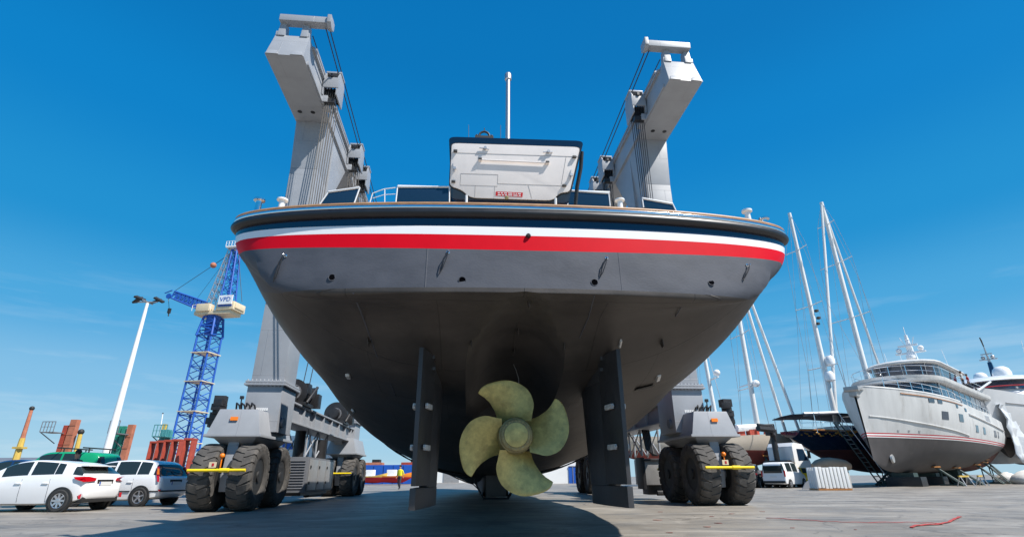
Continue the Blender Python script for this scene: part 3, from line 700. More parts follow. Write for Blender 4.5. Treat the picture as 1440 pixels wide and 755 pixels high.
# tyre with lugs
TRD, TW = .955, .66
def make_wheel():
    hw = TW/2
    prof = [(.50,-hw*.82),(.56,-hw*.92),(.70,-hw),(.82,-hw*.97),(.90,-hw*.86),(.925,-hw*.6),(.925,hw*.6),(.90,hw*.86),(.82,hw*.97),(.70,hw),(.56,hw*.92),(.50,hw*.82)]
    b = MB().lathe(prof, axis='X', n=48, closed=True)
    N = 22
    for k in range(N):
        for sd_ in (-1, 1):
            t0 = 2*math.pi*(k+(.5 if sd_ > 0 else 0))/N
            rows = []
            # a lug runs from the shoulder to the middle, bending as it goes
            for q, (xx, rr, dt, wd) in enumerate(((hw*1.015,.80,-.05,.098),(hw*.99,.895,-.04,.108),(hw*.80,.95,-.02,.114),(hw*.55,.957,.015,.124),(hw*.30,.957,.05,.140),(hw*.0,.956,.075,.1427))):
                ring_ = []
                for (dr, da) in ((-.05,-wd),(0,-wd*.88),(0,wd*.88),(-.05,wd)):
                    a = t0+dt+da; r_ = rr+dr
                    ring_.append(Vector((sd_*xx, r_*math.cos(a), r_*math.sin(a))))
                rows.append(ring_)
            b.grid(rows); o = len(b.v)-len(rows)*4; b.f.append([o,o+1,o+2,o+3]); b.mi.append(0); o2 = len(b.v)-4; b.f.append([o2,o2+1,o2+2,o2+3]); b.mi.append(0)
    return b.build('wheel', M['rubber'], lift, smooth=32, flip=True)
def make_rim(parent):
    b = MB().lathe([(.515,-.26),(.53,-.27),(.505,-.24),(.44,-.12),(.30,-.06),(.28,-.16),(.17,-.18),(.16,-.30),(.02,-.31)], axis='X', n=32)
    b.lathe([(.515,.26),(.53,.27),(.505,.24),(.44,.12),(.30,.06),(.28,.16),(.17,.18),(.16,.30),(.02,.31)], axis='X', n=32)
    for k in range(14):
        t = 2*math.pi*k/14
        for sd_ in (-1, 1): b.tube((sd_*.08,.37*math.cos(t),.37*math.sin(t)), (sd_*.13,.37*math.cos(t),.37*math.sin(t)), .022, n=6)
    return b.build('rim', M['rim'], parent, smooth=30)
wh0 = make_wheel(); make_rim(wh0); first = True
WXF, WXR = 7.72, 7.2
wrng = random.Random(5)
for sx in (-1, 1):
    for yy in (0.0, 2.1, 12.9, 15.1):
        WX = WXF if yy < 5 else WXR
        for dx in (-.54, .54):
            o = wh0 if first else copy_tree(wh0, lift); first = False
            o.location = (sx*WX+dx, yy, TRD*.995); o.rotation_euler = (wrng.uniform(0, 6), 0, R(wrng.uniform(-3, 3)))

def bar_of(name, boxes, m, bevel=0, parent=lift):
    b = MB()
    for q in boxes: b.box(*q)
    return b.build(name, m, parent, bevel=bevel)
for sx in (-1, 1):
    for ya in (.95, 14.0):
        front = ya < 5; WX = WXF if front else WXR
        d = 1 if front else -1
        # leg : a tapered box standing on the side girder
        b = MB()
        # lower base below the bolted flange, tall shaft above
        b.box((sx*LX, ya+.35, 3.05), (1.14, 1.5, 1.5)); b.box((sx*LX, ya+.35, 3.83), (1.34, 1.72, .07)); b.box((sx*LX, ya+.35, 3.92), (1.30, 1.66, .07))
        for k in range(10):
            for e in (-1, 1): b.tube((sx*LX-.58+.13*k, ya+.35+e*.79, 3.76), (sx*LX-.58+.13*k, ya+.35+e*.79, 4.0), .032, n=6)
        b.box((sx*LX, ya+.35, 8.2), (1.06, 1.32, 8.5))
        # widened head with the haunch
        hp_ = [(.62-.15,12.2),(.62,13.2),(.62,ZT),(-.62,ZT),(-.62,13.2),(-.53,12.2)]
        b.box((sx*LX, ya+.35, (12.4+ZT)/2), (1.06, 1.32, ZT-12.4), taper=(1.2, 1))
        y1 = ya+.35+d*.66
        b.prism([(sx*(LX-.25), y1, 11.2), (sx*(LX-.25), y1+d*2.4, ZT), (sx*(LX-.25), y1, ZT)], (-sx*.38, 0, 0))
        b.build('gantry_leg', G_, lift, bevel=.02)
        # saddle over the bogie, with its skirt plate
        cy = ya+.1 if front else ya
        s_ = MB(); s_.box((sx*(WX-.02), cy+.05*d, 2.12), (1.70, 3.2, .09)); s_.box((sx*(WX-.02), cy+.05*d, 2.165+.375), (1.58, 3.1, .75), taper=(.74, .92))
        s_.box((sx*(WX-.05), cy, 1.98), (.9, 2.3, .26), taper=(1.5, 1.3))
        s_.build('saddle', G_, lift, bevel=.025)
        sm = MB(); 
        fy = cy-d*1.52
        sm.box((sx*(WX+.05), fy+d*.06, 2.62), (.22, .03, .11), Matrix.Rotation(R(-9*d), 3, 'X')); sm.build('load_plate', M['orange'], lift)
        wl = MB(); zz = 2.995 if not front else 3.02
        for k in range(6): wl.box((sx*LX-.15+.065*k, ya+.35-d*.757, 3.02), (.045, .012, .085))
        wl.build('leg_lettering', M['white_paint'], lift)
        for yy in ((0.0, 2.1) if front else (12.9, 15.1)):
            f = MB(); f.tube((sx*WX, yy, 1.95), (sx*WX, yy, 1.05), .17, .20, 16); f.box((sx*WX, yy+.02, 1.4), (.32, .7, 1.1), taper=(1, .7)); f.box((sx*WX, yy, .78), (.34, .55, .5), taper=(1, 1.25))
            f.build('fork_column', G_, lift, bevel=.03)
            a = MB().tube((sx*WX-.42, yy, .95), (sx*WX+.42, yy, .95), .19, n=18); a.lathe([(.21,-.18),(.25,-.16),(.25,.16),(.21,.18)], (sx*WX, yy, .95), 'X', 18)
            a.build('axle', GD, lift)
        # yellow feeler bar in front of the tyres
        yb = -1.06 if front else 16.15
        yb2 = 3.15 if front else 11.85
        for q, yq in enumerate((yb, yb2)):
            y_ = MB().tube((sx*WX-.80, yq, 1.12), (sx*WX+.80, yq, 1.12), .042, n=10)
            y_.tube((sx*WX-.28, yq, 1.12), (sx*WX-.22, yq+(.55 if (q == 0) == front else -.55), 1.15), .03, n=8); y_.tube((sx*WX+.28, yq, 1.12), (sx*WX+.22, yq+(.55 if (q == 0) == front else -.55), 1.15), .03, n=8)
            if q == 0: y_.tube((sx*WX+.08, yq, 1.12), (sx*WX+.34, yq, 1.12), .058, n=10)
            yo = y_.build('feeler_bar', M['yellow'], lift)
            if q == 0 and front:
                MB().box((sx*WX-.13, yq-.01, 1.27), (.20, .02, .15)).build('bar_sign', M['cream_steel'], yo)
                MB().box((sx*WX-.12, yq-.022, 1.27), (.06, .01, .08)).build('sign_mark', M['strap_red'], yo)
                bl_ = MB().sphere((sx*WX-.02, yq+.25, 1.52), .075); bl_.tube((sx*WX-.02, yq+.25, 1.2), (sx*WX-.02, yq+.25, 1.48), .02); bl_.build('warning_light', M['orange'], yo)
        # hydraulic block on the saddle
        hb = MB(); cx_ = sx*(WX+.86)
        rr_ = random.Random(11+int(sx)+int(ya))
        for k in range(7):
            hb.box((cx_-sx*.18+sx*.06*k*.6, fy+d*(.35+.05*k), 2.35+.13*(6-k) if k < 6 else 2.6), (rr_.uniform(.22,.34), rr_.uniform(.22,.36), rr_.uniform(.14,.24)), R(rr_.uniform(-20,20)))
        hb.box((cx_-sx*.16, fy+d*.4, 3.22), (.34,.3,.26), R(8)); hb.tube((cx_-sx*.3, fy+d*.3, 2.7), (cx_-sx*.1, fy+d*.3, 3.1), .07)
        hb.build('valve_block', BK, lift, bevel=.02)
        hs2 = MB()
        for k in range(4):
            x0 = sx*(WX-.25+.16*k); hs2.path([(x0, cy-d*.55, 2.85), (x0+sx*.05, cy-d*.7, 3.12), (x0+sx*.18, cy-d*.6, 3.2), (x0+sx*.26, cy-d*.35, 3.0), (x0+sx*.3, cy-d*.2, 2.85)], .03, 7)
        hs2.tube((sx*(WX+.28), cy-d*.6, 2.8), (sx*(WX+.28), cy-d*.6, 3.35), .02); hs2.box((sx*(WX+.28), cy-d*.6, 3.38), (.1,.1,.1))
        hs2.build('hydraulic_hose', BK, lift)
    # lower side girder with stiffener ribs
    b = MB(); b.box((sx*(LX-.03), 7.65, 3.12), (.74, 12.0, .62)); b.box((sx*(LX-.03), 7.65, 3.46), (.98, 12.0, .06)); b.box((sx*(LX-.03), 7.65, 2.79), (.98, 12.0, .06))
    for k in range(8): b.box((sx*(LX-.03), 2.2+1.55*k, 3.125), (.95, .06, .612))
    b.build('side_girder', G_, lift, bevel=.008)
    # gusset under the girder at each end, leg hinge
    for ya, d in ((1.9, 1), (13.4, -1)):
        MB().prism([(sx*LX-.2, ya, 2.78), (sx*LX-.2, ya+d*1.3, 2.78), (sx*LX-.2, ya, 2.1)], (.4, 0, 0)).build('gusset', G_, lift, bevel=.01)
        MB().lathe([(.16,-.66),(.16,-.55),(.09,-.5),(.09,.5),(.16,.55),(.16,.66)], (sx*LX, ya-d*.95, 2.62), 'X', 16).build('pivot_pin', GD, lift)
    # winches on the girder
    for yw, s_ in ((3.3, 1.0), (10.6, 1.15)):
        wb = MB()
        zc = 3.98
        wb.lathe([(.52*s_,-.06),(.52*s_,.0),(.36*s_,.02),(.36*s_,1.0),(.52*s_,1.02),(.52*s_,1.08)], (sx*(LX-.1), yw, zc), 'Y', 26)
        wb.box((sx*(LX-.1), yw+.5, 3.56), (1.0, 1.3, .12)); wb.box((sx*(LX-.1), yw-.12, 3.85), (.35,.1,.7)); wb.box((sx*(LX-.1), yw+1.14, 3.85), (.35,.1,.7))
        wb.tube((sx*(LX-.1), yw-.55, zc), (sx*(LX-.1), yw-.1, zc), .24, n=16); wb.box((sx*(LX-.5), yw+.3, 4.15), (.22,.5,.4)); wb.tube((sx*(LX-.6), yw+.1, 3.6), (sx*(LX-.75), yw+.8, 4.3), .06)
        wb.box((sx*(LX-.45), yw+1.6, 3.85), (.5,.5,.55)); wb.tube((sx*(LX-.45), yw+1.6, 4.1), (sx*(LX-.45), yw+1.6, 4.4), .1)
        wb.build('winch', BK, lift, bevel=.012)
        gb = MB().lathe([(.30,-.1),(.30,-.07),(.1,-.06)], (sx*(LX-.1), yw-.02, zc), 'Y', 20); gb.build('winch_flange', M['lift_dark'], lift)
    # long upper girder, cantilevered beyond the front leg
    ye = -3.05
    b = MB()
    w2 = .66
    prof = [(-w2, 0), (w2, 0), (w2*.92, 1.25), (-w2*.92, 1.25)]
    rows_ = [[Vector((sx*LX+x, y+(z*.28 if y < 0 else 0), ZT+.004+z)) for x, z in prof] for y in (ye, 15.5)]
    b.grid(rows_, closed=True); b.f += [[0,1,2,3],[4,5,6,7]]; b.mi += [0,0]
    b.box((sx*LX-sx*.66, 6.5, ZT+.12), (.12, 18.2, .16)); b.box((sx*LX-sx*.66, 6.5, ZT+1.15), (.10, 17.6, .1)); b.box((sx*LX-sx*.60, 6.5, ZT+1.36), (.2, 17.0, .1))
    # raised lips round the end plate
    for x in (-.42, .42): b.prism([(sx*LX+x-.22, ye-.012, ZT+.0), (sx*LX+x+.22, ye-.012, ZT+.0), (sx*LX+x+.14, ye+.06, ZT+.22), (sx*LX+x-.14, ye+.06, ZT+.22)], (0,-.04,0))
    for x in (-.48, .48): b.box((sx*LX+x, ye+.45, ZT+1.33), (.24, .25, .2))
    b.build('upper_girder', G_, lift, bevel=.015)
    for x in (-.2, .32): MB().lathe([(.09,-.006),(.09,.004)], (sx*(LX+x), .02, ZT-.001), 'Z', 16).build('drain_hole', BK, lift)
    # head frame that carries the fixed rope ends
    hf = MB(); zt = ZT+1.98
    hf.box((sx*(LX-.35), ye+.35, zt), (1.75, .34, .28)); 
    for x in (-.42, .40): hf.box((sx*(LX+x), ye+.5, zt-.44), (.26, .42, .66), taper=(.85, .7))
    hf.lathe([(.24,-.08),(.24,.08)], (sx*(LX-1.28), ye+.35, zt-.05), 'X', 18); hf.box((sx*(LX-1.28), ye+.35, zt+.02), (.14,.5,.36))
    hf.build('head_frame', G_, lift, bevel=.02)
    # hoist trolleys : housing, sheaves and rope falls
    for yt, s_ in ((-.3, 1), (4.6, .9), (6.6, .95), (12.4, 1)):
        xh = sx*(LX-.98)
        hbx = MB(); arc = [(yt-.42, ZT+.35), (yt-.42, ZT+1.25), (yt-.25, ZT+1.55), (yt+.25, ZT+1.65), (yt+.5, ZT+1.4), (yt+.5, ZT+.35)]
        hbx.prism([(xh+sx*.32, y, z) for y, z in arc], (-sx*.06, 0, 0)); hbx.prism([(xh-sx*.22, y, z) for y, z in arc], (-sx*.06, 0, 0))
        hbx.box((xh, yt+.05, ZT+1.62), (.62*1, .6, .08)); hbx.box((xh, yt-.40, ZT+.95), (.6, .06, .5)); hbx.box((xh+sx*.2, yt, ZT+.2), (.25, .7, .3))
        tr = hbx.build('hoist_trolley', G_, lift, bevel=.015)
        shv = MB()
        for k in range(4): shv.lathe([(.30,-.04),(.34,-.05),(.27,0),(.34,.05),(.30,.04)], (xh-sx*.13+sx*.11*k, yt+.05, ZT+.62), 'X', 20)
        shv.box((xh, yt-.2, ZT+.15), (.42,.2,.2)); shv.box((xh, yt-.43, ZT+1.28), (.1,.12,.14)); shv.build('sheave', BK, tr)
        rp = MB()
        bz = 9.4 if yt < 5 else 6.5
        for k in range(5):
            x = xh-sx*.15+sx*.085*k
            rp.tube((x, yt-.24, ZT+.6), (x, yt-.16, bz), .016, n=5); 
            if k < 4: rp.tube((x+.03, yt+.32, ZT+.6), (x+.03, yt+.2, bz), .016, n=5)
        if yt == -.3:
            rp.box((xh, yt, 9.2), (.34, .26, .5))
            for x in (-.06, .06): rp.tube((xh+x, yt, 9.0), (xh+x-sx*.5, yt, 6.0), .02, n=5)
        rp.build('rope_fall', M['rope_grey'] if sx < 0 else M['cable'], tr)
        if yt == 6.6:
            lb = MB(); lb.box((xh, yt+.02, bz-.25), (.55, .5, .62)); lb.box((xh, yt+.02, bz-.72), (.3, .3, .5)); 
            for k in range(4): lb.lathe([(.26,-.04),(.3,-.05),(.24,0),(.3,.05),(.26,.04)], (xh-sx*.13+sx*.11*k, yt+.02, bz-.05), 'X', 18)
            lb.build('hoist_block', G_, tr, bevel=.02)
    # running ropes along the girder
    rr = MB()
    for k in range(2):
        rr.tube((sx*(LX-1.26+.1*k), ye+.3, zt-.2-.12*k), (sx*(LX-1.05+.1*k), 12.5, ZT+1.6-.2*k), .022, n=6)
    rr.tube((sx*(LX-.66), ye+.5, ZT+1.46), (sx*(LX-.66), 12.0, ZT+1.46), .02, n=6)
    rr.build('running_rope', M['cable'], lift)
    pr = MB()
    for k in range(2): pr.tube((sx*(LX-.3-.25*k), 3.6, 4.2), (sx*(LX-.85-.2*k), 4.7, ZT+.5), .018, n=5)
    pr.build('hoist_rope', M['cable'], lift)
    if sx > 0: MB().path([(sx*(LX+.58), 1.1, 4.0), (sx*(LX+.60), 1.1, ZT-.2), (sx*(LX+.62), 1.0, ZT-.05)], .05, 8).build('cable_duct', G_, lift)
    # lattice hanger and machinery boxes below the girder
    lat = MB()
    for y in (5.2, 6.8, 8.6): lat.tube((sx*(LX-.3), y, 2.78), (sx*(LX-.3), y, 1.7), .045, n=6); lat.tube((sx*(LX+.5), y, 2.78), (sx*(LX+.5), y, 1.7), .045, n=6)
    for a, b2 in ((5.2, 6.8), (6.8, 8.6)):
        for x in (-.3, .5): lat.tube((sx*(LX+x), a, 2.78), (sx*(LX+x), b2, 1.7), .03, n=6); lat.tube((sx*(LX+x), b2, 2.78), (sx*(LX+x), a, 1.7), .03, n=6)
    lat.build('hanger_frame', G_, lift)
# engine housing on the left, tank on the right
eb = MB(); eb.box((-LX-.05, 6.9, 1.03), (1.35, 4.6, 1.30))
for k in range(11): eb.box((-LX-.05, 4.588, .52+.1*k), (1.2, .03, .035), Matrix.Rotation(R(25), 3, 'X'))
en_ = eb.build('engine_housing', GD, lift, bevel=.02)
dr = MB()
for k in range(3): dr.box((-LX+.645, 5.5+1.36*k, 1.03), (.03, 1.26, 1.14))
dr.build('housing_door', M['steel_panel'], en_, bevel=.006)
hd = MB()
for k in range(3):
    for z in (.72, 1.32): hd.box((-LX+.67, 4.98+1.36*k, z), (.03, .14, .1))
hd.build('door_hinge', BK, en_)
uf = MB(); uf.box((-LX-.05, 6.9, .33), (1.0, 4.2, .14)); uf.tube((-LX+.3, 6.2, .28), (-LX+.3, 8.6, .28), .13); uf.build('sub_frame', BK, lift)
MB().tube((-LX-.2, 6.0, 1.68), (-LX-.2, 6.0, 2.76), .22, n=16).build('exhaust_silencer', BK, lift); MB().tube((-LX+.25, 7.6, 1.68), (-LX+.25, 7.6, 2.5), .3, n=16).build('air_cleaner', BK, lift)
tb = MB(); tb.box((LX-.05, 4.9, 1.05), (1.05, 1.3, 1.0)); tb.build('fuel_tank', M['steel_panel'], lift, bevel=.05)
tf = MB(); tf.box((LX-.05, 4.22, 1.5), (1.2, .08, .08)); tf.box((LX-.62, 4.6, 1.0), (.12, .8, 1.2)); tf.box((LX-.05, 5.0, .38), (.6,.8,.4)); tf.tube((LX-.1, 4.4, .25), (LX+.3, 4.4, .25), .1); tf.build('tank_frame', BK, lift, bevel=.01)
hc = MB()
for k in range(5): hc.path([(LX-.2+.07*k, 5.2, 2.78), (LX-.2+.07*k, 4.9, 1.95-.05*k), (LX+.1+.05*k, 5.0, 1.7), (LX+.2, 5.3, 2.2), (LX+.25, 5.6, 2.75)], .035, 7)
hc.build('hose_loop', BK, lift)
# cross beam at the closed far end
bar_of('cross_beam', [((0, 15.2, ZT+.62), (2*LX-1.4, 1.3, 1.2))], G_, .02)

# the yacht was drawn about a tenth too large: settle it at its real size
YK = .93
YLOC = Vector((0, 0, H))+(B0-Vector((0, 0, H)))*YK
yacht.location = YLOC; yacht.scale = (YK, YK, YK)
# slings under the hull
def sling(sc_, wd):
    rows_ = []
    for q in (-wd/2, wd/2):
        s = sc_+q; row = []
        W = h_w(s)
        top = 6.6
        side = [Vector((-(W+.75), s, top)), Vector((-(W+.10), s, h_zd(s)+.05))]
        und = []
        for k in range(41):
            wx = -W*math.cos(math.pi*k/40)
            z = h_z(wx/W, s)
            if abs(wx) < .62: z = min(z, .27)
            und.append(Vector((wx*1.012, s, z-.035)))
        row = side+und+[Vector((-p.x, p.y, p.z)) for p in reversed(side)]
        rows_.append(row)
    b = MB().grid(rows_)
    o = b.build('sling', M['sling'], None, merge=False); o.matrix_world = Matrix.Identity(4)
    md = o.modifiers.new('thick', 'SOLIDIFY'); md.thickness = .04; md.offset = 0
    o.location = YLOC; o.rotation_euler = (0, 0, BYAW); o.scale = (YK, YK, YK)
    return o
for i, (s, wd) in enumerate(((10.4, .8), (18.2, .8))):
    o = sling(s, wd)
    o.parent = lift; o.matrix_parent_inverse = base_matrix(lift).inverted()

# ================================================================ cars
def make_car(name, label, cat, loc, heading, prof, paint, wheels, half, glass, lights=None, plate=True, group=None, rim_spokes=6, tumble=.16, wr=.315, bumper_dark=True):
    """prof: stations (x from rear, z of belt, z of roof, half-width factor, z under); local +x is forward"""
    t = thing(name, label, cat, loc, heading, group)
    st = prof
    def ring_at(x):
        zb = scurve([(p[0], p[1]) for p in st], x); zr = scurve([(p[0], p[2]) for p in st], x)
        wf = scurve([(p[0], p[3]) for p in st], x)*half; zu = scurve([(p[0], p[4]) for p in st], x)
        zr = max(zr, zb+.004)
        f = (zr-zb)
        return [Vector((x, 0, zu)), Vector((x, wf*.82, zu)), Vector((x, wf*.95, zu+.05)), Vector((x, wf*.985, lerp(zu, zb, .3))), Vector((x, wf, lerp(zu, zb, .62))), Vector((x, wf*.99, lerp(zu, zb, .86))), Vector((x, wf*.965, zb)),
                Vector((x, wf*(.965-tumble*.12*min(1, f*2)), zb+f*.14)), Vector((x, wf*(.965-tumble*.55*min(1, f*2)), zb+f*.60)), Vector((x, wf*(.965-tumble*.9*min(1, f*2)), zb+f*.90)), Vector((x, wf*(.965-tumble*1.35*min(1, f*2)), zb+f*.98)), Vector((x, wf*.45, zr)), Vector((x, 0, zr+.006))]
    x0, x1 = st[0][0], st[-1][0]
    xs = sorted(set([x0+(x1-x0)*i/70 for i in range(71)] + [x0+.02, x0+.05, x1-.02, x1-.05] + [g[k] for g in glass for k in (0, 1)]))
    body, panes = MB(), {}
    R_ = [ring_at(x) for x in xs]
    n = len(R_[0])
    for sy in (1, -1):
        for i in range(len(xs)-1):
            xm = (xs[i]+xs[i+1])/2
            for k in range(n-1):
                q = [Vector((p.x, p.y*sy, p.z)) for p in (R_[i][k], R_[i+1][k], R_[i+1][k+1], R_[i][k+1])]
                inarch = any(math.hypot(xm-wx, (q[0].z+q[2].z)/2-wr) < wr*1.18 for wx in wheels) and 2 <= k <= 4 and False
                hit = None
                for gi, (a, b, kk, nm) in enumerate(glass):
                    if a-1e-6 <= xm <= b+1e-6 and k in kk: hit = (nm, gi, sy if nm == 'side_window' else 0)
                if hit: panes.setdefault(hit, MB()).add(q, [(0,1,2,3)])
                else: body.add(q, [(0,1,2,3)])
    for r_ in (R_[0], R_[-1]):
        v = r_ + [Vector((p.x, -p.y, p.z)) for p in reversed(r_[1:-1])]
        body.add(v, [tuple(range(len(v)))])
    bo = body.build('body', paint, t, smooth=45)
    for (nm, gi, sy), b in panes.items(): b.build(nm, M['car_glass'], bo, smooth=45)
    for wx in wheels:
        for sy in (1, -1):
            yw = sy*(half*.93)
            ar = MB(); ar.lathe([(wr*1.16, -.05), (wr*1.19, .055), (wr*1.0, .058), (.02, .058)], (wx, yw-.04*(sy > 0)+.04*(sy < 0) if False else yw, wr+.01), 'Y', 28)
            a_ = ar.build('wheel_arch', M['plastic'], t)
            tw = MB().lathe([(wr*.66,-.10),(wr*.9,-.105),(wr*.985,-.085),(wr,-.05),(wr,.05),(wr*.985,.085),(wr*.9,.105),(wr*.66,.10)], axis='Y', n=32, closed=True)
            wo_ = tw.build('wheel', M['car_rubber'], t); wo_.location = (wx, yw-sy*.025, wr)
            rm = MB().lathe([(wr*.66,.07),(wr*.67,.098),(wr*.60,.09),(wr*.58,.03)], (0,0,0), 'Y', 28, closed=False)
            for k in range(rim_spokes):
                a = 2*math.pi*k/rim_spokes; Q = Matrix.Rotation(a, 3, 'Y')
                rm.prism([Q @ Vector(p) for p in ((-.035*.9,.072,0),(.035*.9,.072,0),(.026,.085,wr*.62),(-.026,.085,wr*.62))], (0,.016,0))
            rm.lathe([(.055,.06),(.055,.1),(.02,.105)], (0,0,0), 'Y', 14)
            if sy < 0: rm.v = [Vector((p.x, -p.y, p.z)) for p in rm.v]
            rm.build('rim', M['alloy'], wo_)
    return t, bo, ring_at
def side_pt(ring, x, z, sy, out=.004):
    r_ = ring(x); best = None
    for a, b in zip(r_[1:], r_[2:]):
        if a.z <= z <= b.z: 
            q = (z-a.z)/max(1e-6, b.z-a.z); best = a.lerp(b, q)
    if best is None: best = max(r_, key=lambda p: p.y)
    return Vector((x, sy*(best.y+out), z))
def lamp_patch(name, ring, pts, sy, m, parent, thick=.02):
    """a lens lying on the body side or corner : points (x, z)"""
    P = [side_pt(ring, x, z, sy, .006) for x, z in pts]
    n = Vector((0, sy, 0))
    return MB().prism(P, n*thick).build(name, m, parent, bevel=.004)

# near white hatchback, seen from its left rear
FP = [(0,.60,.62,.72,.42),(.05,.88,.90,.84,.34),(.16,.985,1.04,.90,.30),(.30,1.0,1.13,.935,.26),(.55,1.005,1.31,.96,.22),(.85,1.0,1.39,.985,.20),(1.4,.975,1.455,1.0,.19),(1.95,.955,1.475,1.0,.19),(2.45,.935,1.40,.995,.19),(2.85,.92,1.22,.985,.19),(3.2,.90,.99,.97,.2),(3.55,.82,.83,.92,.22),(3.85,.70,.71,.83,.26),(4.0,.55,.56,.70,.34)]
car_a, bo_a, ring_a = make_car('hatchback_car', 'clean white hatchback with red triangular tail light, nearest car at the left edge', 'car', (-12.99, 17.66, 0), R(180-2), FP, M['white_gloss'], (.66, 3.15), .86,
    [(.82, 1.06, (7,8), 'side_window'), (1.08, 1.80, (7,8), 'side_window'), (1.90, 2.72, (7,8), 'side_window'), (.20, .50, (7,8,9,10,11), 'rear_window'), (2.42, 3.16, (9,10,11), 'windscreen')], rim_spokes=8, group='white cars beside the boat hoist')
def rear_bits(t, bo, ring, half, zl, kind):
    for sy in (1, -1):
        if kind == 'wide':
            P = [Vector((.03, sy*.42, .86)), Vector((.02, sy*.42, .94)), Vector((.07, sy*.66, .985)), Vector((.10, sy*.80, .985)), Vector((.42, sy*(half*.955), .975)), Vector((.36, sy*(half*.965), .91)), Vector((.09, sy*.80, .83)), Vector((.03, sy*.66, .84))]
            b = MB(); c = sum(P, Vector())/len(P); off = Vector((-.035, sy*.025, .0))
            b.prism(P, off); b.build('tail_light', M['taillight'], t, bevel=.006)
            MB().prism([Vector((.08, sy*.80, .36)), Vector((.11, sy*.82, .36)), Vector((.14, sy*.83, .44)), Vector((.08, sy*.79, .50))], Vector((-.06, sy*.03, 0))).build('reflector', M['taillight'], t)
        else:
            P = [Vector((.12, sy*.79, .80)), Vector((.18, sy*.815, .82)), Vector((.29, sy*.79, 1.08)), Vector((.37, sy*.715, 1.32)), Vector((.30, sy*.70, 1.33)), Vector((.20, sy*.745, 1.08))]
            b = MB(); b.prism(P, Vector((-.025, sy*.02, 0))); tl_ = b.build('tail_light', M['taillight'], t, bevel=.006)
            P2 = [Vector((.195, sy*.76, 1.06)), Vector((.265, sy*.785, 1.06)), Vector((.335, sy*.735, 1.26)), Vector((.285, sy*.71, 1.26))]
            MB().prism(P2, Vector((-.035, sy*.035, 0))).build('indicator', M['amber'], tl_)
            MB().prism([Vector((.05, sy*.74, .50)), Vector((.07, sy*.80, .50)), Vector((.07, sy*.80, .56)), Vector((.05, sy*.74, .56))], Vector((-.05, sy*.02, 0))).build('reflector', M['taillight'], t)
    pz = zl
    rec = MB().box((.055, 0, pz), (.06, .64, .20)); rec.build('plate_recess', M['plastic'], t)
    pb = MB().box((.018, 0, pz-.02), (.02, .50, .11)); po = pb.build('number_plate', M['plate'], t)
    MB().box((.006, .23, pz-.02), (.006, .04, .108)).build('plate_band', M['container_blue'], po)
rear_bits(car_a, bo_a, ring_a, .86, .80, 'wide')
b = MB(); b.box((.22, 0, .33), (.36, 1.42, .16)); b.build('rear_valance', M['plastic'], car_a, bevel=.03)
b = MB(); b.box((.42, 0, 1.30), (.34, 1.12, .035)); b.build('roof_spoiler', M['white_gloss'], car_a, bevel=.015)
def door_bits(t, ring, xs_, z, half, mirror):
    for sy in (1, -1):
        for x in xs_:
            b = MB(); p = side_pt(ring, x, z, sy, .012); b.box(p, (.20, .035, .035)); b.build('door_handle', M['white_gloss'], t, bevel=.01)
        b = MB(); b.box((mirror, sy*(half+.10), .99), (.12, .2, .14)); b.build('mirror', M['white_gloss'], t, bevel=.03)
        sm_ = MB()
        for x in (xs_[0]-.12, xs_[-1]-.1, mirror+.05):
            sm_.path([side_pt(ring, x+.02, .92, sy, .001), side_pt(ring, x, .7, sy, .001), side_pt(ring, x, .45, sy, .001), side_pt(ring, x, .28, sy, .001)], .006, 5)
        sm_.build('door_gap', M['plastic'], t)
door_bits(car_a, ring_a, (1.22, 2.08), .80, .86, 2.85)

# older white car behind it with tall curved tail lights
SP = [(0,.62,.64,.74,.42),(.05,.90,.92,.86,.34),(.15,.97,1.02,.91,.28),(.30,.985,1.30,.95,.25),(.50,.985,1.47,.965,.22),(.85,.98,1.54,.985,.20),(1.4,.97,1.57,1.0,.19),(2.0,.955,1.55,1.0,.19),(2.5,.94,1.47,.995,.19),(2.9,.93,1.27,.985,.19),(3.25,.92,1.03,.97,.2),(3.65,.84,.85,.92,.22),(3.95,.72,.73,.83,.26),(4.1,.56,.57,.70,.34)]
car_b, bo_b, ring_b = make_car('hatchback_car', 'older white car with tall orange and red tail lights, parked against the hoist tyres', 'car', (-12.62, 20.75, 0), R(180-4), SP, M['white_gloss'], (.72, 3.22), .85,
    [(.58, 1.02, (7,8), 'side_window'), (1.06, 1.86, (7,8), 'side_window'), (1.95, 2.78, (7,8), 'side_window'), (.13, .40, (7,8,9,10,11), 'rear_window'), (2.45, 3.2, (9,10,11), 'windscreen')], rim_spokes=5, group='white cars beside the boat hoist', tumble=.2)
rear_bits(car_b, bo_b, ring_b, .85, .78, 'tall')
door_bits(car_b, ring_b, (1.18, 2.1), .80, .85, 2.9)
for sy in (1, -1):
    b = MB(); b.path([side_pt(ring_b, x, .50, sy, .008) for x in (.1, .4)], .022, 6); b.path([side_pt(ring_b, x, .50, sy, .008) for x in (1.1, 1.8, 2.8)], .022, 6); b.build('side_moulding', M['plastic'], car_b)
b = MB(); b.box((.02, 0, .50), (.06, 1.50, .045)); b.build('bumper_strip', M['plastic'], car_b)
b = MB(); b.path([(.2, .1, 1.16), (.12, -.1, 1.1), (.10, -.35, 1.08)], .012, 5); b.build('wiper', M['plastic'], car_b)

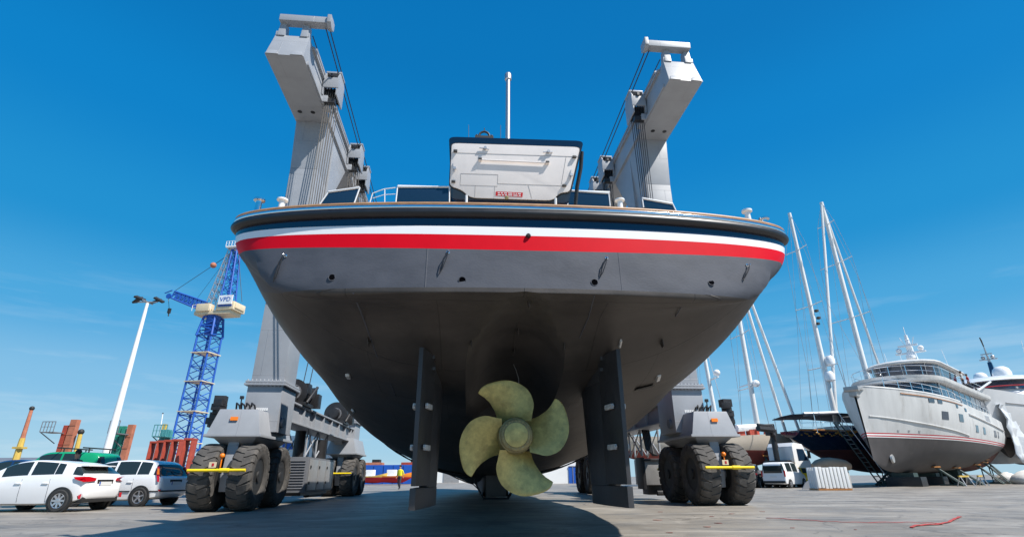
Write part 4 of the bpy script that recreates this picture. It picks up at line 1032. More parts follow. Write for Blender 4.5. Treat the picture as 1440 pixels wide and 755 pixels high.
# green van roof and dark blue car showing over the hatchback
GP = [(0,.9,.92,.80,.4),(.1,1.1,1.5,.9,.3),(.3,1.15,1.92,.95,.25),(.9,1.15,2.02,1,.22),(2.2,1.15,2.06,1,.22),(3.0,1.12,2.0,1,.22),(3.5,1.1,1.72,.98,.22),(4.0,1.05,1.2,.95,.24),(4.5,.9,.92,.85,.3)]
car_g, bo_g, ring_g = make_car('van', 'bright green van with black roof bars parked beyond the white hatchback', 'van', (-18.0, 24.6, 0), R(180), GP, M['green_car'], (.8, 3.6), .9, [(1.1, 2.0, (7,8), 'side_window'), (2.1, 3.2, (7,8), 'side_window'), (.06, .24, (7,8,9,10), 'rear_window'), (3.1, 3.9, (9,10,11), 'windscreen')])
car_g.scale = (.86, 1, 1)
for x in (.9, 2.2):
    b = MB(); b.tube((x, -1.0, 2.2), (x, 1.0, 2.2), .028, n=8); b.tube((x, -.62, 2.0), (x, -.62, 2.2), .03); b.tube((x, .62, 2.0), (x, .62, 2.2), .03); b.build('roof_bar', M['plastic'], car_g)
car_n, bo_n, ring_n = make_car('estate_car', 'dark blue car mostly hidden at the far left behind the white hatchback', 'car', (-20.4, 25.0, 0), R(180), [(a, b+.02, c+.28, d, e) for a, b, c, d, e in FP], M['blue_car'], (.66, 3.15), .86, [(.9, 1.8, (7,8), 'side_window'), (1.9, 2.7, (7,8), 'side_window')])

# right hand vehicles
VP = [(0,.7,.72,.82,.38),(.04,1.0,1.5,.93,.32),(.12,1.02,1.74,.96,.28),(.5,1.03,1.81,.99,.24),(1.5,1.03,1.84,1,.22),(2.4,1.02,1.82,1,.22),(2.85,1.0,1.68,.99,.22),(3.3,.98,1.25,.98,.22),(3.6,.95,1.0,.96,.23),(4.1,.84,.85,.90,.26),(4.4,.6,.61,.74,.36)]
vh = math.atan2(.73, .68)
car_v, bo_v, ring_v = make_car('panel_van', 'small white van with a dark rear window parked by the stack of slatted crates', 'van', (19.55, 41.6, 0), math.atan2(.68, .73), VP, M['white_gloss'], (.75, 3.45), .90, [(.55, 1.5, (7,8), 'side_window'), (1.62, 2.6, (7,8), 'side_window'), (.03, .16, (7,8,9), 'rear_window'), (2.7, 3.35, (9,10,11), 'windscreen')])
for sy in (1, -1): MB().box((.05, sy*.83, 1.0), (.1, .09, .42)).build('tail_light', M['taillight'], car_v, bevel=.02)
MB().box((.012, 0, 1.3), (.03, 1.36, .52)).build('rear_glass', M['car_glass'], car_v, bevel=.02)
MB().box((.0, 0, .42), (.1, 1.6, .16)).build('bumper', M['plastic'], car_v, bevel=.03)
MB().box((-.005, 0, .80), (.02, .5, .11)).build('number_plate', M['plate'], car_v)
car_y, bo_y, ring_y = make_car('small_car', 'bright yellow car half hidden between the white van and the slatted crates', 'car', (24.9, 46.2, 0), R(-160), FP, M['yellow_car'], (.66, 3.15), .86, [(1.08, 1.80, (7,8), 'side_window'), (1.90, 2.72, (7,8), 'side_window'), (.20, .50, (7,8,9,10,11), 'rear_window'), (2.42, 3.16, (9,10,11), 'windscreen')])
car_k, bo_k, ring_k = make_car('pickup', 'black car partly hidden between the hoist tyre and the white van', 'car', (17.9, 42.6, 0), R(60), [(a, b+.05, c+.25, d, e) for a, b, c, d, e in FP], M['dark_car'], (.66, 3.15), .86, [(1.08, 1.80, (7,8), 'side_window'), (.20, .50, (7,8,9,10,11), 'rear_window')])
for sy in (1, -1): MB().box((.08, sy*.74, .98), (.1, .16, .14)).build('tail_light', M['taillight'], car_k, bevel=.02)

# ================================================================ people
def person(label, loc, rz, pose, top, legs, hair=True, vest=False, scale=1, group=None):
    t = thing('person', label, 'person', loc, rz, group); t.scale = (scale,)*3
    J = dict(pelvis=(0,0,.93), spine=(0,.01,1.15), chest=(0,.015,1.33), neck=(0,.0,1.47), headb=(0,.015,1.56), headt=(0,.02,1.70))
    J.update(pose)
    for k, sx in (('l', -1), ('r', 1)):
        d = {f'sh{k}': (sx*.19,0,1.40), f'el{k}': (sx*.25,-.02,1.13), f'wr{k}': (sx*.25,.08,.88), f'ha{k}': (sx*.25,.11,.78), f'hi{k}': (sx*.10,0,.90), f'kn{k}': (sx*.12,.02,.50), f'an{k}': (sx*.12,-.03,.09), f'to{k}': (sx*.13,.13,.04)}
        for a, v in d.items(): J.setdefault(a, v)
    E_ = [('pelvis','spine'),('spine','chest'),('chest','neck'),('neck','headb'),('headb','headt')]
    for k in 'lr': E_ += [('chest',f'sh{k}'),(f'sh{k}',f'el{k}'),(f'el{k}',f'wr{k}'),(f'wr{k}',f'ha{k}'),('pelvis',f'hi{k}'),(f'hi{k}',f'kn{k}'),(f'kn{k}',f'an{k}'),(f'an{k}',f'to{k}')]
    rad = dict(pelvis=(.15,.11), spine=(.14,.10), chest=(.17,.11), neck=(.055,.055), headb=(.075,.09), headt=(.07,.085))
    for k in 'lr': rad.update({f'sh{k}':(.065,.06), f'el{k}':(.043,.043), f'wr{k}':(.03,.03), f'ha{k}':(.035,.025), f'hi{k}':(.09,.09), f'kn{k}':(.06,.06), f'an{k}':(.042,.045), f'to{k}':(.04,.03)})
    names = list(J); me = bpy.data.meshes.new('body'); me.from_pydata([J[n] for n in names], [(names.index(a), names.index(b)) for a, b in E_], [])
    o = bpy.data.objects.new('body', me); C.objects.link(o)
    sm = o.modifiers.new('skin', 'SKIN'); sb = o.modifiers.new('sub', 'SUBSURF'); sb.levels = 2; sb.render_levels = 2
    for i, n in enumerate(names):
        me.skin_vertices[0].data[i].radius = rad[n]; me.skin_vertices[0].data[i].use_root = (n == 'pelvis')
    dg = bpy.context.evaluated_depsgraph_get(); m2 = bpy.data.meshes.new_from_object(o.evaluated_get(dg))
    bpy.data.objects.remove(o); o = bpy.data.objects.new('body', m2); C.objects.link(o); o.parent = t
    for q in (M['skin'], top, legs, M['plastic']): m2.materials.append(q)
    for p in m2.polygons:
        c = p.center
        p.material_index = 3 if c.z < .09 else 2 if c.z < .93 and abs(c.x) < .21 and c.y < .25 else 1 if c.z < 1.46 and (c.z > 1.05) else 0
        p.use_smooth = True
    hd = Vector(J['headt'])
    fc = MB(); fc.sphere(hd+Vector((0,.10,-.07)), .016, 8); fc.sphere(hd+Vector((-.035,.085,-.035)), .011, 8); fc.sphere(hd+Vector((.035,.085,-.035)), .011, 8); fc.build('face', M['skin'], t)
    if hair: MB().sphere(hd+Vector((0,-.02,.0)), .098, 14, (1,1.05,.95)).build('hair', M['hair'], t)
    if vest:
        b = MB().lathe([(.185,1.0),(.195,1.15),(.205,1.32),(.19,1.42),(.09,1.46)], n=20); b.v = [Vector((p.x, p.y*.68, p.z)) for p in b.v]; b.build('vest', M['hi_vis'], t)
    return t
person('worker in a yellow high visibility vest walking on the far apron under the hull', (-9.4, 45.7, 0), R(160), dict(knl=(-.12,.12,.52), anl=(-.12,.10,.10), tol=(-.12,.25,.06), anr=(.12,-.22,.12), tor=(.12,-.08,.04), ell=(-.28,-.1,1.14), wrl=(-.27,-.08,.9), hal=(-.27,-.05,.8)), M['hi_vis'], M['denim'], vest=True, scale=1.06)
person('dark haired person standing between the white hatchback and the green van', (-17.55, 21.9, 0), R(180), {}, M['denim'], M['denim'], scale=1.14)

# ================================================================ background boats
def boat(name, label, cat, bow, stern, beam, plan, sheer, keel, nn, bands, group=None, stem=None, rows_n=30, hullname='hull'):
    """local frame: origin under the stern, +y towards the bow. plan: (t, half width share); sheer/keel: (t, z); bands: (top share of z per t -> material)"""
    bow, stern = Vector(bow), Vector(stern); d = bow-stern; Lg = d.length; rz = math.atan2(-d.x, d.y)
    t = thing(name, label, cat, (stern.x, stern.y, 0), rz, group)
    def W(q): return scurve(plan, q)*beam/2
    def half(q, z):
        zs, zk = scurve(sheer, q), scurve(keel, q); n = curve(nn, q)
        a = (zs-z)/max(1e-4, zs-zk)
        return 0 if a >= 1 else W(q)*(1-max(0, a)**n)**(1/n)
    def rake(q, z):
        return (stem(z) if stem else 0)*max(0, (q-.72)/.28)**1.6
    rws, N = [], 70
    for i in range(N+1):
        q = i/N; q = 1-(1-q)**1.25 if q > 0 else 0
        zs, zk = scurve(sheer, q), scurve(keel, q); hf = []
        cuts = [zs]+[min(zs-.01*(k+1), max(zk+.002*(len(bands)-k), f(q))) for k, (f, _) in enumerate(bands)]
        for a, b in zip(cuts, cuts[1:]):
            for k in range(3): z = lerp(a, b, k/3); hf.append(Vector((half(q, z), q*Lg+rake(q, z), z)))
        z0 = cuts[-1]
        for k in range(rows_n):
            z = zk+(z0-zk)*math.cos(k/(rows_n-1)*math.pi/2); hf.append(Vector((half(q, z), q*Lg+rake(q, z), z)))
        rws.append(hf+[Vector((-p.x, p.y, p.z)) for p in reversed(hf[:-1])])
    n = len(rws[0]); mats = [m_ for _, m_ in bands]
    uniq = []
    for m_ in mats:
        if m_ not in uniq: uniq.append(m_)
    nb = len(bands)
    def mf(i, k):
        j = min(k, n-2-k); return uniq.index(mats[min(nb-1, (j//3)+0)]) if j < 3*nb-3 else uniq.index(mats[-1])
    b = MB().grid(rws, mf=mf); b.f.append(list(range(n))); b.mi.append(0)
    ho = b.build(hullname, uniq, t, smooth=40)
    dk = [[Vector((x*W(i/40), i/40*Lg+rake(i/40, scurve(sheer, i/40)-.05), scurve(sheer, i/40)-.05)) for x in (-1, 0, 1)] for i in range(41)]
    MB().grid(dk).build('deck', M['yacht_white'], t)
    def side(q, z, sx=1, out=0.0): return Vector((sx*(half(q, z)+out), q*Lg+rake(q, z), z))
    return t, side, Lg, half, ho
def hullbox(parent, side, name, q, z, wq, hz, m, sx=1, out=.02, Lg=30):
    """a window let into the side of a hull between stations"""
    a, b_, c, d = side(q-wq/2, z-hz/2, sx, out), side(q+wq/2, z-hz/2, sx, out), side(q+wq/2, z+hz/2, sx, out), side(q-wq/2, z+hz/2, sx, out)
    return MB().prism([a, b_, c, d], Vector((-sx*.06, 0, 0))).build(name, m, parent)
def rail(b, pts, h=.9, r=.022, step=1):
    pts = [Vector(p) for p in pts]
    b.path([p+Vector((0,0,h)) for p in pts], r, 6); b.path([p+Vector((0,0,h*.5)) for p in pts], r*.6, 5)
    for p in pts[::step]: b.tube(p, p+Vector((0,0,h)), r, n=6)
def ring_pts(y0, y1, hw, front=1.6, n=9):
    """plan outline with a rounded front (towards +y)"""
    pts = [(-hw, y0), (-hw, y1-front)]
    for k in range(1, n): 
        a = math.pi-math.pi*k/n; pts.append((hw*math.cos(a), y1-front+front*math.sin(a)))
    return pts+[(hw, y1-front), (hw, y0)]
def storey(b, outline, z0, z1, lean=0.0, m=0, grow=1.0):
    cx_ = 0; cy_ = sum(p[1] for p in outline)/len(outline)
    lo = [Vector((x, y, z0)) for x, y in outline]; hi = [Vector((x*grow, y-lean*(1 if y > cy_ else 0), z1)) for x, y in outline]
    n = len(lo); b.add(lo+hi, [tuple(range(n-1, -1, -1)), tuple(range(n, 2*n))]+[(k, (k+1) % n, n+(k+1) % n, n+k) for k in range(n)], m)

# ---- pale grey explorer yacht on stands
GB, GS = (26.2, 39.9, 0), (53.0, 62.6, 0)
wl = lambda q: 3.46
gy, gside, GL, ghalf, gho = boat('explorer_yacht', 'large weathered pale grey yacht with red waterline stripes standing on props', 'yacht', GB, GS, 7.8,
    [(0,.86),(.15,.96),(.4,1),(.65,.97),(.8,.80),(.9,.52),(.96,.27),(1,.02)],
    [(0,5.9),(.2,6.1),(.5,6.45),(.75,6.75),(1,7.05)], [(0,3.1),(.15,2.4),(.35,1.5),(.6,1.02),(.85,1.02),(.95,1.25),(1,1.9)], [(0,3.2),(.4,2.7),(.7,2.0),(.85,1.5),(1,1.35)],
    [(lambda q: 3.78, M['yacht_grey']), (lambda q: 3.70, M['strap_red']), (lambda q: 3.60, M['yacht_white']), (lambda q: 3.52, M['strap_red']), (lambda q: 3.46, M['yacht_white']), (lambda q: 3.40, M['anti_dark'])],
    stem=lambda z: (z-3.4)*.10)
YG, YW, GLS = M['yacht_grey'], M['yacht_white'], M['glass']
for q, z, wq, hz in ((.80,6.35,.024,.30),(.762,6.35,.022,.30),(.665,6.2,.013,.28),(.60,6.05,.016,.28),(.745,5.3,.032,.62),(.65,5.28,.030,.62),(.52,4.62,.026,.60),(.44,4.58,.026,.60),(.295,4.52,.034,.6),(.245,4.5,.016,.58)):
    wf_ = hullbox(gy, gside, 'window', q, z, wq, hz, GLS, -1)
for q, z in ((.88,3.98),(.845,3.97),(.915,3.95)): hullbox(gy, gside, 'porthole', q, z, .006, .13, M['alu'], -1)
fv = hullbox(gy, gside, 'vent_grille', .36, 5.75, .055, .75, M['yacht_white'], -1, out=.025); 
for k in range(5): hullbox(fv, gside, 'louvre', .338+.011*k, 5.75, .004, .65, M['alu'], -1, out=.04)
bt = MB(); bt.path([gside(q, lerp(5.75, 5.05, (.58-q)/.45), -1, .05) for q in [.58-.03*k for k in range(16)]], .07, 7); bt.build('rubbing_band', M['varnish'] if False else YW, gy)
bt = MB(); bt.path([gside(q, scurve([(0,5.9),(.2,6.1),(.5,6.45),(.75,6.75),(1,7.05)], q)-.22, -1, .02) for q in [.90-.02*k for k in range(15)]], .035, 6); bt.build('hull_coving', M['varnish'], gy)
kn_ = MB()   # knuckle chine on the bow
kn_.path([gside(q, lerp(5.0, 3.9, (1-q)/.42), -1, .02) for q in [.985-.03*k for k in range(14)]], .05, 6); kn_.build('bow_knuckle', YG, gy)
for sx in (-1,): 
    p = gside(.93, 2.0, sx, .02); an = MB().lathe([(.3,-.1),(.34,.02),(.25,.05)], p, 'X', 18); an.build('bow_thruster', M['steel_panel'], gy)
# bow bulwark, anchor platform
bb = MB()
bw = [gside(q, scurve([(.5,6.45),(.75,6.75),(1,7.05)], q), s_, -.02) for s_, qs in ((-1, [.62+.04*k for k in range(10)]), (1, [.98-.04*k for k in range(10)])) for q in qs]
bw2 = [p+Vector((0, 0, .16)) for p in bw]
bb.grid([bw, bw2]); bo_ = bb.build('bulwark', YG, gy); md = bo_.modifiers.new('t', 'SOLIDIFY'); md.thickness = .12
ab = MB(); ab.box((0, GL+.25, 6.95), (1.0, 1.3, .25)); ab.lathe([(.16,-.5),(.16,.5)], (0, GL+.75, 6.85), 'X', 14); ab.box((.0, GL+.35, 6.6), (.5, .8, .5)); ab.build('anchor_roller', M['steel_panel'], gy, bevel=.04)
# decks : lower house, bridge deck, bridge, roof
b = MB(); storey(b, ring_pts(3.0, GL-8.5, 3.05, 3.4), 6.1, 6.9); b.build('house', YG, gy)
b = MB(); storey(b, ring_pts(4.0, GL-8.55, 3.02, 3.4), 6.9, 8.25, .25); b.build('house_window', GLS, gy)
for k in range(9):
    for x in (-3.03, 3.03): MB().box((x, 5+2.3*k, 7.58), (.05, .12, 1.34)).build('window_pillar', YG, gy)
b = MB(); storey(b, ring_pts(2.0, GL-7.4, 3.4, 4.8), 8.25, 8.40, 0, 0, 1.03); storey(b, ring_pts(2.0, GL-7.5, 3.5, 4.8), 8.402, 8.72, -.15, 0, 1.01); b.build('bridge_deck', YG, gy, bevel=.03)
b = MB(); storey(b, ring_pts(12.0, GL-13.0, 2.5, 3.0), 8.41, 9.0); b.build('bridge_house', YG, gy)
b = MB(); storey(b, ring_pts(12.5, GL-13.02, 2.48, 3.0), 9.0, 10.4, -.35, 0, 1.06); b.build('bridge_window', GLS, gy)
b = MB()
for (x, y) in ring_pts(12.5, GL-12.95, 2.54, 3.0)[1:-1:2]: MB().tube((x, y, 9.0), (x*1.06, y+.3, 10.4), .03, n=6).build('mullion', YG, gy)
b = MB(); storey(b, ring_pts(9.8, GL-11.9, 2.9, 3.4), 10.4, 10.52, 0, 0, 1.04); storey(b, ring_pts(10.0, GL-11.9, 3.0, 3.4), 10.522, 10.75, .6, 0, .95); b.build('bridge_roof', YG, gy, bevel=.03)
b = MB()
rail(b, [(x, y, 8.7) for x, y in ring_pts(3.0, GL-7.7, 3.4, 4.6)], .85, .026); rail(b, [gside(q_, scurve([(0,5.9),(.2,6.1),(.5,6.45),(.75,6.75),(1,7.05)], q_)+(.15 if q_ > .62 else 0), -1, -.2) for q_ in [.25+.04*k for k in range(18)]], .7, .026); b.build('handrail', M['chrome'], gy)
for x in (2.6, -2.6): MB().tube((x, 10.4, 8.7), (x, 10.4, 10.4), .07).build('roof_post', YG, gy)
MB().box((0, 5.0, 9.1), (2.2, 3.5, .8)).build('deck_locker', YW, gy, bevel=.06); MB().box((1.5, 10, 9.05), (1.4, 2.5, .7)).build('deck_locker', YW, gy, bevel=.06)
ms = MB(); my = 15.0
ms.box((0, my, 11.5), (1.1, 1.4, 2.4), taper=(.6, .5)); ms.tube((0, my, 12.5), (0, my, 14.5), .28, .14, 10); ms.tube((0, my, 14.4), (0, my, 15.4), .03); ms.tube((0, my+.5, 10.4), (0, my-1.5, 12.6), .09); ms.tube((-.8, my, 10.4), (0, my, 12.2), .07); ms.tube((.8, my, 10.4), (0, my, 12.2), .07)
ms.box((0, my+.1, 12.6), (2.6, .35, .12)); ms.box((0, my+.5, 13.3), (1.7, .22, .16)); ms.box((0, my, 13.0), (.5,.5,.5)); ms.sphere((.95, my+.1, 12.95), .27); ms.sphere((-.95, my+.1, 12.95), .27); ms.sphere((0, my, 14.0), .2)
ms.box((-.6, my+.3, 11.6), (.9,.3,.14)); ms.lathe([(.05,0),(.42,.05),(.42,.32),(.1,.45)], (.0, my+.55, 11.9), 'Z', 14); ms.tube((0.3, my, 13.4), (.6, my, 14.3), .03); ms.tube((-.3, my, 13.4), (-.6, my, 14.2), .03)
ms.build('radar_mast', YW, gy)
for x, y, h in ((2.4, 14, 2.9), (1.5, 12, 3.2), (-2.4, 13, 2.6)): MB().tube((x, y, 10.3), (x+.25, y-.3, 10.3+h), .022, n=5).build('whip_aerial', YW, gy)
MB().tube((-3.4, 9.0, 8.9), (-3.6, 1.0, 10.6), .11, n=8).build('davit_boom', YW, gy)
# white sheeting over the stern
b = MB()
rr_ = random.Random(21)
pl_ = []
for (xa, ya), (xb, yb) in (((-4.1,3.4),(-4.5,-.9)),((-4.5,-.9),(3.8,-1.0)),((3.8,-1.0),(3.7,3.4))):
    for k in range(8): pl_.append((lerp(xa, xb, k/8), lerp(ya, yb, k/8)))
pl_.append((3.7, 3.4))
rw = []
for z in (1.9, 2.8, 3.7, 4.6, 5.5, 6.3, 7.0, 7.4): rw.append([Vector((x*(1.0 if z < 6.8 else .96)+rr_.uniform(-.2,.2), y+rr_.uniform(-.2,.2), z+rr_.uniform(-.1,.1)+(.5 if y > 2 and z > 6.8 else 0))) for x, y in pl_])
rw.append([Vector((x*.5, y*.5+.8, 7.7)) for x, y in pl_]); rw.append([Vector((x*.02, 1.5, 7.8)) for x, y in pl_])
b.grid(rw); wo2 = b.build('sheeting', M['wrap'], None, smooth=14); md = wo2.modifiers.new('t', 'SOLIDIFY'); md.thickness = .06
tag(wo2, 'crinkled white plastic sheeting wrapped round the stern of the pale grey yacht', 'plastic sheeting'); wo2.location = gy.location; wo2.rotation_euler = gy.rotation_euler
GM = base_matrix(gy)
gf = Vector((GM[0][1], GM[1][1], 0)); gr = Vector((GM[0][0], GM[1][0], 0))
gaz = math.atan2(gr.y, gr.x)
person('person in a pale shirt standing at the upper rail of the pale grey yacht', GM @ Vector((-3.1, 13.0, 8.72)), gaz-1.57, dict(wrr=(.2,.3,1.1), har=(.2,.36,1.1)), M['shirt'], M['denim'], group='people on the yacht deck')
person('person in red standing at the upper rail of the pale grey yacht', GM @ Vector((-3.1, 10.4, 8.72)), gaz-1.2, {}, M['strap_red'], M['denim'], group='people on the yacht deck')
# stands and keel blocks
def prop_stand(label, foot, headp, sd2, m='stand_green', group='boat props along the pale grey hull'):
    f, h = Vector(foot), Vector(headp); t = thing('boat_stand', label, 'boat stand', (f.x, f.y, 0), 0, group)
    f0 = Vector((0,0,0)); h0 = h-Vector((f.x, f.y, 0)); s_ = Vector(sd2)
    b = MB(); b.tube(f0+Vector((0,0,.08)), h0, .11, .09, 8); b.build('strut', M[m], t)
    b = MB(); b.tube(f0+s_*.55+Vector((0,0,.08)), h0*.72, .06, n=6); b.tube(f0-s_*.55+Vector((0,0,.08)), h0*.72, .06, n=6); b.tube(f0+s_*.6+Vector((0,0,.08)), f0-s_*.6+Vector((0,0,.08)), .07, n=6); b.tube(f0+Vector((0,0,.08)), Vector((h0.x, h0.y, .08)), .06, n=6); b.tube(Vector((h0.x*.8, h0.y*.8, .08)), h0*.8, .05, n=6); b.build('brace', M[m], t)
    b = MB(); b.box(h0, (.55, .55, .12)); b.build('head_pad', M['varnish'], t)
    return t
sn = ['first dark prop under the bow of the pale grey hull', 'second dark prop from the bow of the pale grey hull, beside low trestles', 'third dark raking prop along the pale grey hull, left of the first white bag', 'fourth dark raking prop, between the two white bags', 'last dark raking prop under the stern of the pale grey hull']
for lab, y, zt_ in zip(sn, (25.5, 20.5, 14.5, 10.5, 7.0), (1.5, 1.45, 1.75, 2.0, 2.3)):
    hd_ = GM @ Vector((-ghalf(y/GL, zt_)-.05, y, zt_-.06)); ft = GM @ Vector((-ghalf(y/GL, zt_)-1.5, y-.4, 0))
    prop_stand(lab, ft, hd_, gf)
kbn = ['dark keel block under the pale grey hull nearest its bow', 'dark keel block under the middle of the pale grey hull', 'dark keel block under the pale grey hull near its stern']
for lab, y in zip(kbn, (28.5, 22.0, 14.0)):
    t = thing('keel_block', lab, 'keel block', GM @ Vector((0, y, 0)), gaz, 'keel blocks under the pale grey hull')
    MB().box((0,0,.35), (2.4, 1.6, .7)).build('base', M['black_metal'], t, bevel=.02); zt_ = scurve([(0,3.1),(.15,2.4),(.35,1.5),(.6,1.02),(.85,1.02),(.95,1.25),(1,1.9)], y/GL)
    b = MB(); b.box((0,0,(.7+zt_)/2), (1.5, 1.2, zt_-.69)); b.build('timber', M['stand_green'], t)
for y in (26.5, 23.5, 18.5, 13.0, 9.0):
    zt_ = 1.5 if y > 15 else 2.0
    hd_ = GM @ Vector((ghalf(y/GL, zt_)+.05, y, zt_-.06)); ft = GM @ Vector((ghalf(y/GL, zt_)+1.5, y-.4, 0))
    prop_stand('dark prop in the shade on the far side of the pale grey hull', ft, hd_, gf, group='boat props on the far side of the pale grey hull')
def trestle(label, p, rz):
    t = thing('trestle', label, 'trestle', p, rz, 'low trestles below the pale grey hull')
    MB().box((0,0,.72), (1.1,.12,.12)).build('beam', M['port_yellow'], t)
    for sx in (-1, 1):
        for sy in (-1, 1): MB().tube((sx*.42, sy*.03, .7), (sx*.5, sy*.32, 0), .035, n=6).build('leg', M['alu'], t)
trestle('low yellow topped trestle below the bow of the pale grey hull', GM @ Vector((-3.3, 26.5, 0)), gaz+1.2)
trestle('low trestle a step further along the pale grey hull', GM @ Vector((-3.6, 22.5, 0)), gaz+1.5)
def bag(label, p, s_, seed):
    r_ = random.Random(seed); b = MB(); rws = []
    for i in range(9):
        v = i/8; rr2 = (1.0, 1.12, 1.16, 1.13, 1.05, .9, .68, .42, .12)[i]
        rws.append([Vector((rr2*math.cos(a)*(1+r_.uniform(-.07,.07)), rr2*math.sin(a)*(1+r_.uniform(-.07,.07)), v*1.15+r_.uniform(-.04,.04) if i else 0)) for a in [2*math.pi*k/16 for k in range(16)]])
    b.grid(rws, closed=True); b.f.append(list(range(16))); b.mi.append(0); b.f.append([8*16+k for k in range(16)]); b.mi.append(0)
    o = b.build('bulk_bag', M['bag'], smooth=70); o.location = p; o.scale = (s_,)*3
    tag(o, label, 'bulk bag', 'white bulk bags beside the pale grey hull')
bag('full white bulk bag slumped left of the other by the hull props', GM @ Vector((-5.2, 13.2, 0)), 1.0, 1)
bag('crumpled white bulk bag at the right edge by the hull props', GM @ Vector((-5.4, 10.2, 0)), 1.15, 2)
bag('smaller white bulk bag half hidden behind the larger crumpled one', GM @ Vector((-3.4, 9.2, 0)), .9, 3)

# ---- white motor yacht further right
wy, wside, WL, whalf, who = boat('motor_yacht', 'tall white yacht with two radar domes behind the pale grey one at the right edge', 'yacht', (52.5, 58.5, 0), (84, 85, 0), 9.5,
    [(0,.9),(.4,1),(.65,.95),(.8,.75),(.9,.48),(.96,.25),(1,.02)], [(0,6.5),(.5,8.2),(1,9.6)], [(0,3),(.3,2),(.8,2),(.95,3.0),(1,5.2)], [(0,3),(.6,2.2),(1,1.3)],
    [(lambda q: 4.6, M['wy_white']), (lambda q: 4.4, M['ketch_blue']), (lambda q: 4.3, M['anti_dark'])], stem=lambda z: (z-4)*.45)
b = MB(); storey(b, ring_pts(6, WL-5.5, 3.9, 4), 8.2, 10.2, 1.2); b.build('house', M['wy_white'], wy, bevel=.05)
b = MB(); storey(b, ring_pts(7, WL-6.2, 3.6, 4), 10.2, 11.3, 1.0); b.build('bridge_window', GLS, wy)
b = MB(); b.path([(x*1.01, y, 10.55) for x, y in ring_pts(7, WL-6.0, 3.7, 4)], .05, 6); b.build('red_band', M['strap_red'], wy)
b = MB(); storey(b, ring_pts(6.5, WL-6.2, 4.1, 4.4), 11.3, 11.95, 1.6, 0, .94); b.build('roof', YW, wy, bevel=.06)
WI = base_matrix(wy).inverted()
for px_, Y_, ds_ in ((1381, 69, .60), (1413, 67, .76)):
    p = WI @ at(px_, 536, Y_); p.z = 11.9
    b = MB().lathe([(r_*ds_, h_*ds_) for r_, h_ in ((.9,0),(1.0,.3),(1.25,.45),(1.3,1.5),(1.1,2.1),(.65,2.5),(.05,2.62))], p, 'Z', 22); b.build('radar_dome', YW, wy)
    MB().lathe([(1.1,-.1),(1.1,.25)], p-Vector((0,0,.02)), 'Z', 20).build('dome_base', M['plastic'], wy)
p = WI @ at(1399, 530, 69.5); p.z = 0
b = MB(); b.box(p+Vector((0,0,13.4)), (.7, 1.3, 3.0), taper=(.6, .5)); b.build('radar_mast', M['blue_car'], wy); b = MB(); b.tube(p+Vector((0,0,14.9)), p+Vector((0,.2,17.2)), .15, .06); b.box(p+Vector((0,0,15.3)), (1.9,.3,.12)); b.box(p+Vector((0,.3,16.0)), (1.2,.25,.12)); b.sphere(p+Vector((.5,0,15.6)), .25); b.sphere(p+Vector((-.5,0,15.6)), .25); b.build('mast_head', M['alu'], wy); b = MB(); b.tube(p+Vector((0,.2,17.1)), p+Vector((0,.9,18.2)), .07); b.tube(p+Vector((0,.2,17.1)), p+Vector((0,.2,18.0)), .05); b.build('aerial', M['plastic'], wy)
MB().tube((-3.6, WL-9.5, 11.9), (-3.9, WL-10, 16.0), .03, n=5).build('whip_aerial', YW, wy)
for z0_, nm in ((8.9, 'deck_window'),):
    for k in range(7): 
        a_ = [wside(q_, z_, -1, .03) for q_, z_ in ((.42+.06*k, 5.9),(.465+.06*k, 5.9),(.465+.06*k, 6.7),(.42+.06*k, 6.7))]; MB().prism(a_, Vector((.06,0,0))).build('window', GLS, wy)
b = MB(); b.path([wside(q_, 7.3+.9*q_, -1, .03) for q_ in [.30+.022*k for k in range(30)]], .07, 6); b.build('rubbing_band', M['alu'], wy)
# yellow diagonal ladder at the right edge
t = thing('stair_ladder', 'yellow ladder leaning against the white yacht at the right edge', 'ladder', GM @ Vector((-4.9, -1.5, 0)), gaz)
for x in (-.3, .3): MB().box((x, -1.2, 2.2), (.12, .12, 5.0), Matrix.Rotation(R(30), 3, 'X')).build('stringer', M['yellow'], t)
for k in range(9): MB().box((0, -2.3+.27*k, .5+.46*k*.9), (.6, .12, .04)).build('rung', M['yellow'], t)

# ---- dark blue classic ketch
ky, kside, KL, khalf, kho = boat('sailing_yacht', 'dark blue classic sailing yacht with gold carved stern and two tall masts', 'sailing yacht', (55.0, 60.5, 0), (26.8, 52.0, 0), 7.0,
    [(0,.35),(.05,.55),(.15,.8),(.4,1),(.6,.97),(.8,.7),(1,.03)], [(0,4.85),(.3,4.55),(.6,4.7),(1,5.6)], [(0,4.2),(.08,3.0),(.2,1.5),(.35,1.0),(.65,1.0),(.85,1.6),(1,4.0)], [(0,1.7),(.5,1.7),(1,1.4)],
    [(lambda q: 4.5+.0*q, M['ketch_blue']), (lambda q: 3.1, M['ketch_blue']), (lambda q: 2.95, M['maroon'])])
b = MB(); b.path([kside(q, scurve([(0,4.85),(.3,4.55),(.6,4.7),(1,5.6)], q)+.03, 1, .03) for q in [k/30 for k in range(30)]], .085, 6); b.build('cap_rail', M['varnish'], ky)
b = MB(); b.path([kside(q, 4.28, 1, .03) for q in [.22+k/40 for k in range(22)]], .05, 6); b.build('gold_line', M['gold'], ky)
g_ = MB(); rr_ = random.Random(4)
for k in range(26):
    q = .01+.16*k/26; p = kside(q, 4.42+.14*math.sin(k*1.3), 1, .03); g_.sphere(p, .09+.05*rr_.random(), 8, (.5, 1.2, .8))
g_.build('gilded_carving', M['gold'], ky)
b = MB(); storey(b, ring_pts(5.0, 15.0, 1.7, 1.5), 4.4, 5.35); b.build('deckhouse', YW, ky, bevel=.05)
b = MB(); 
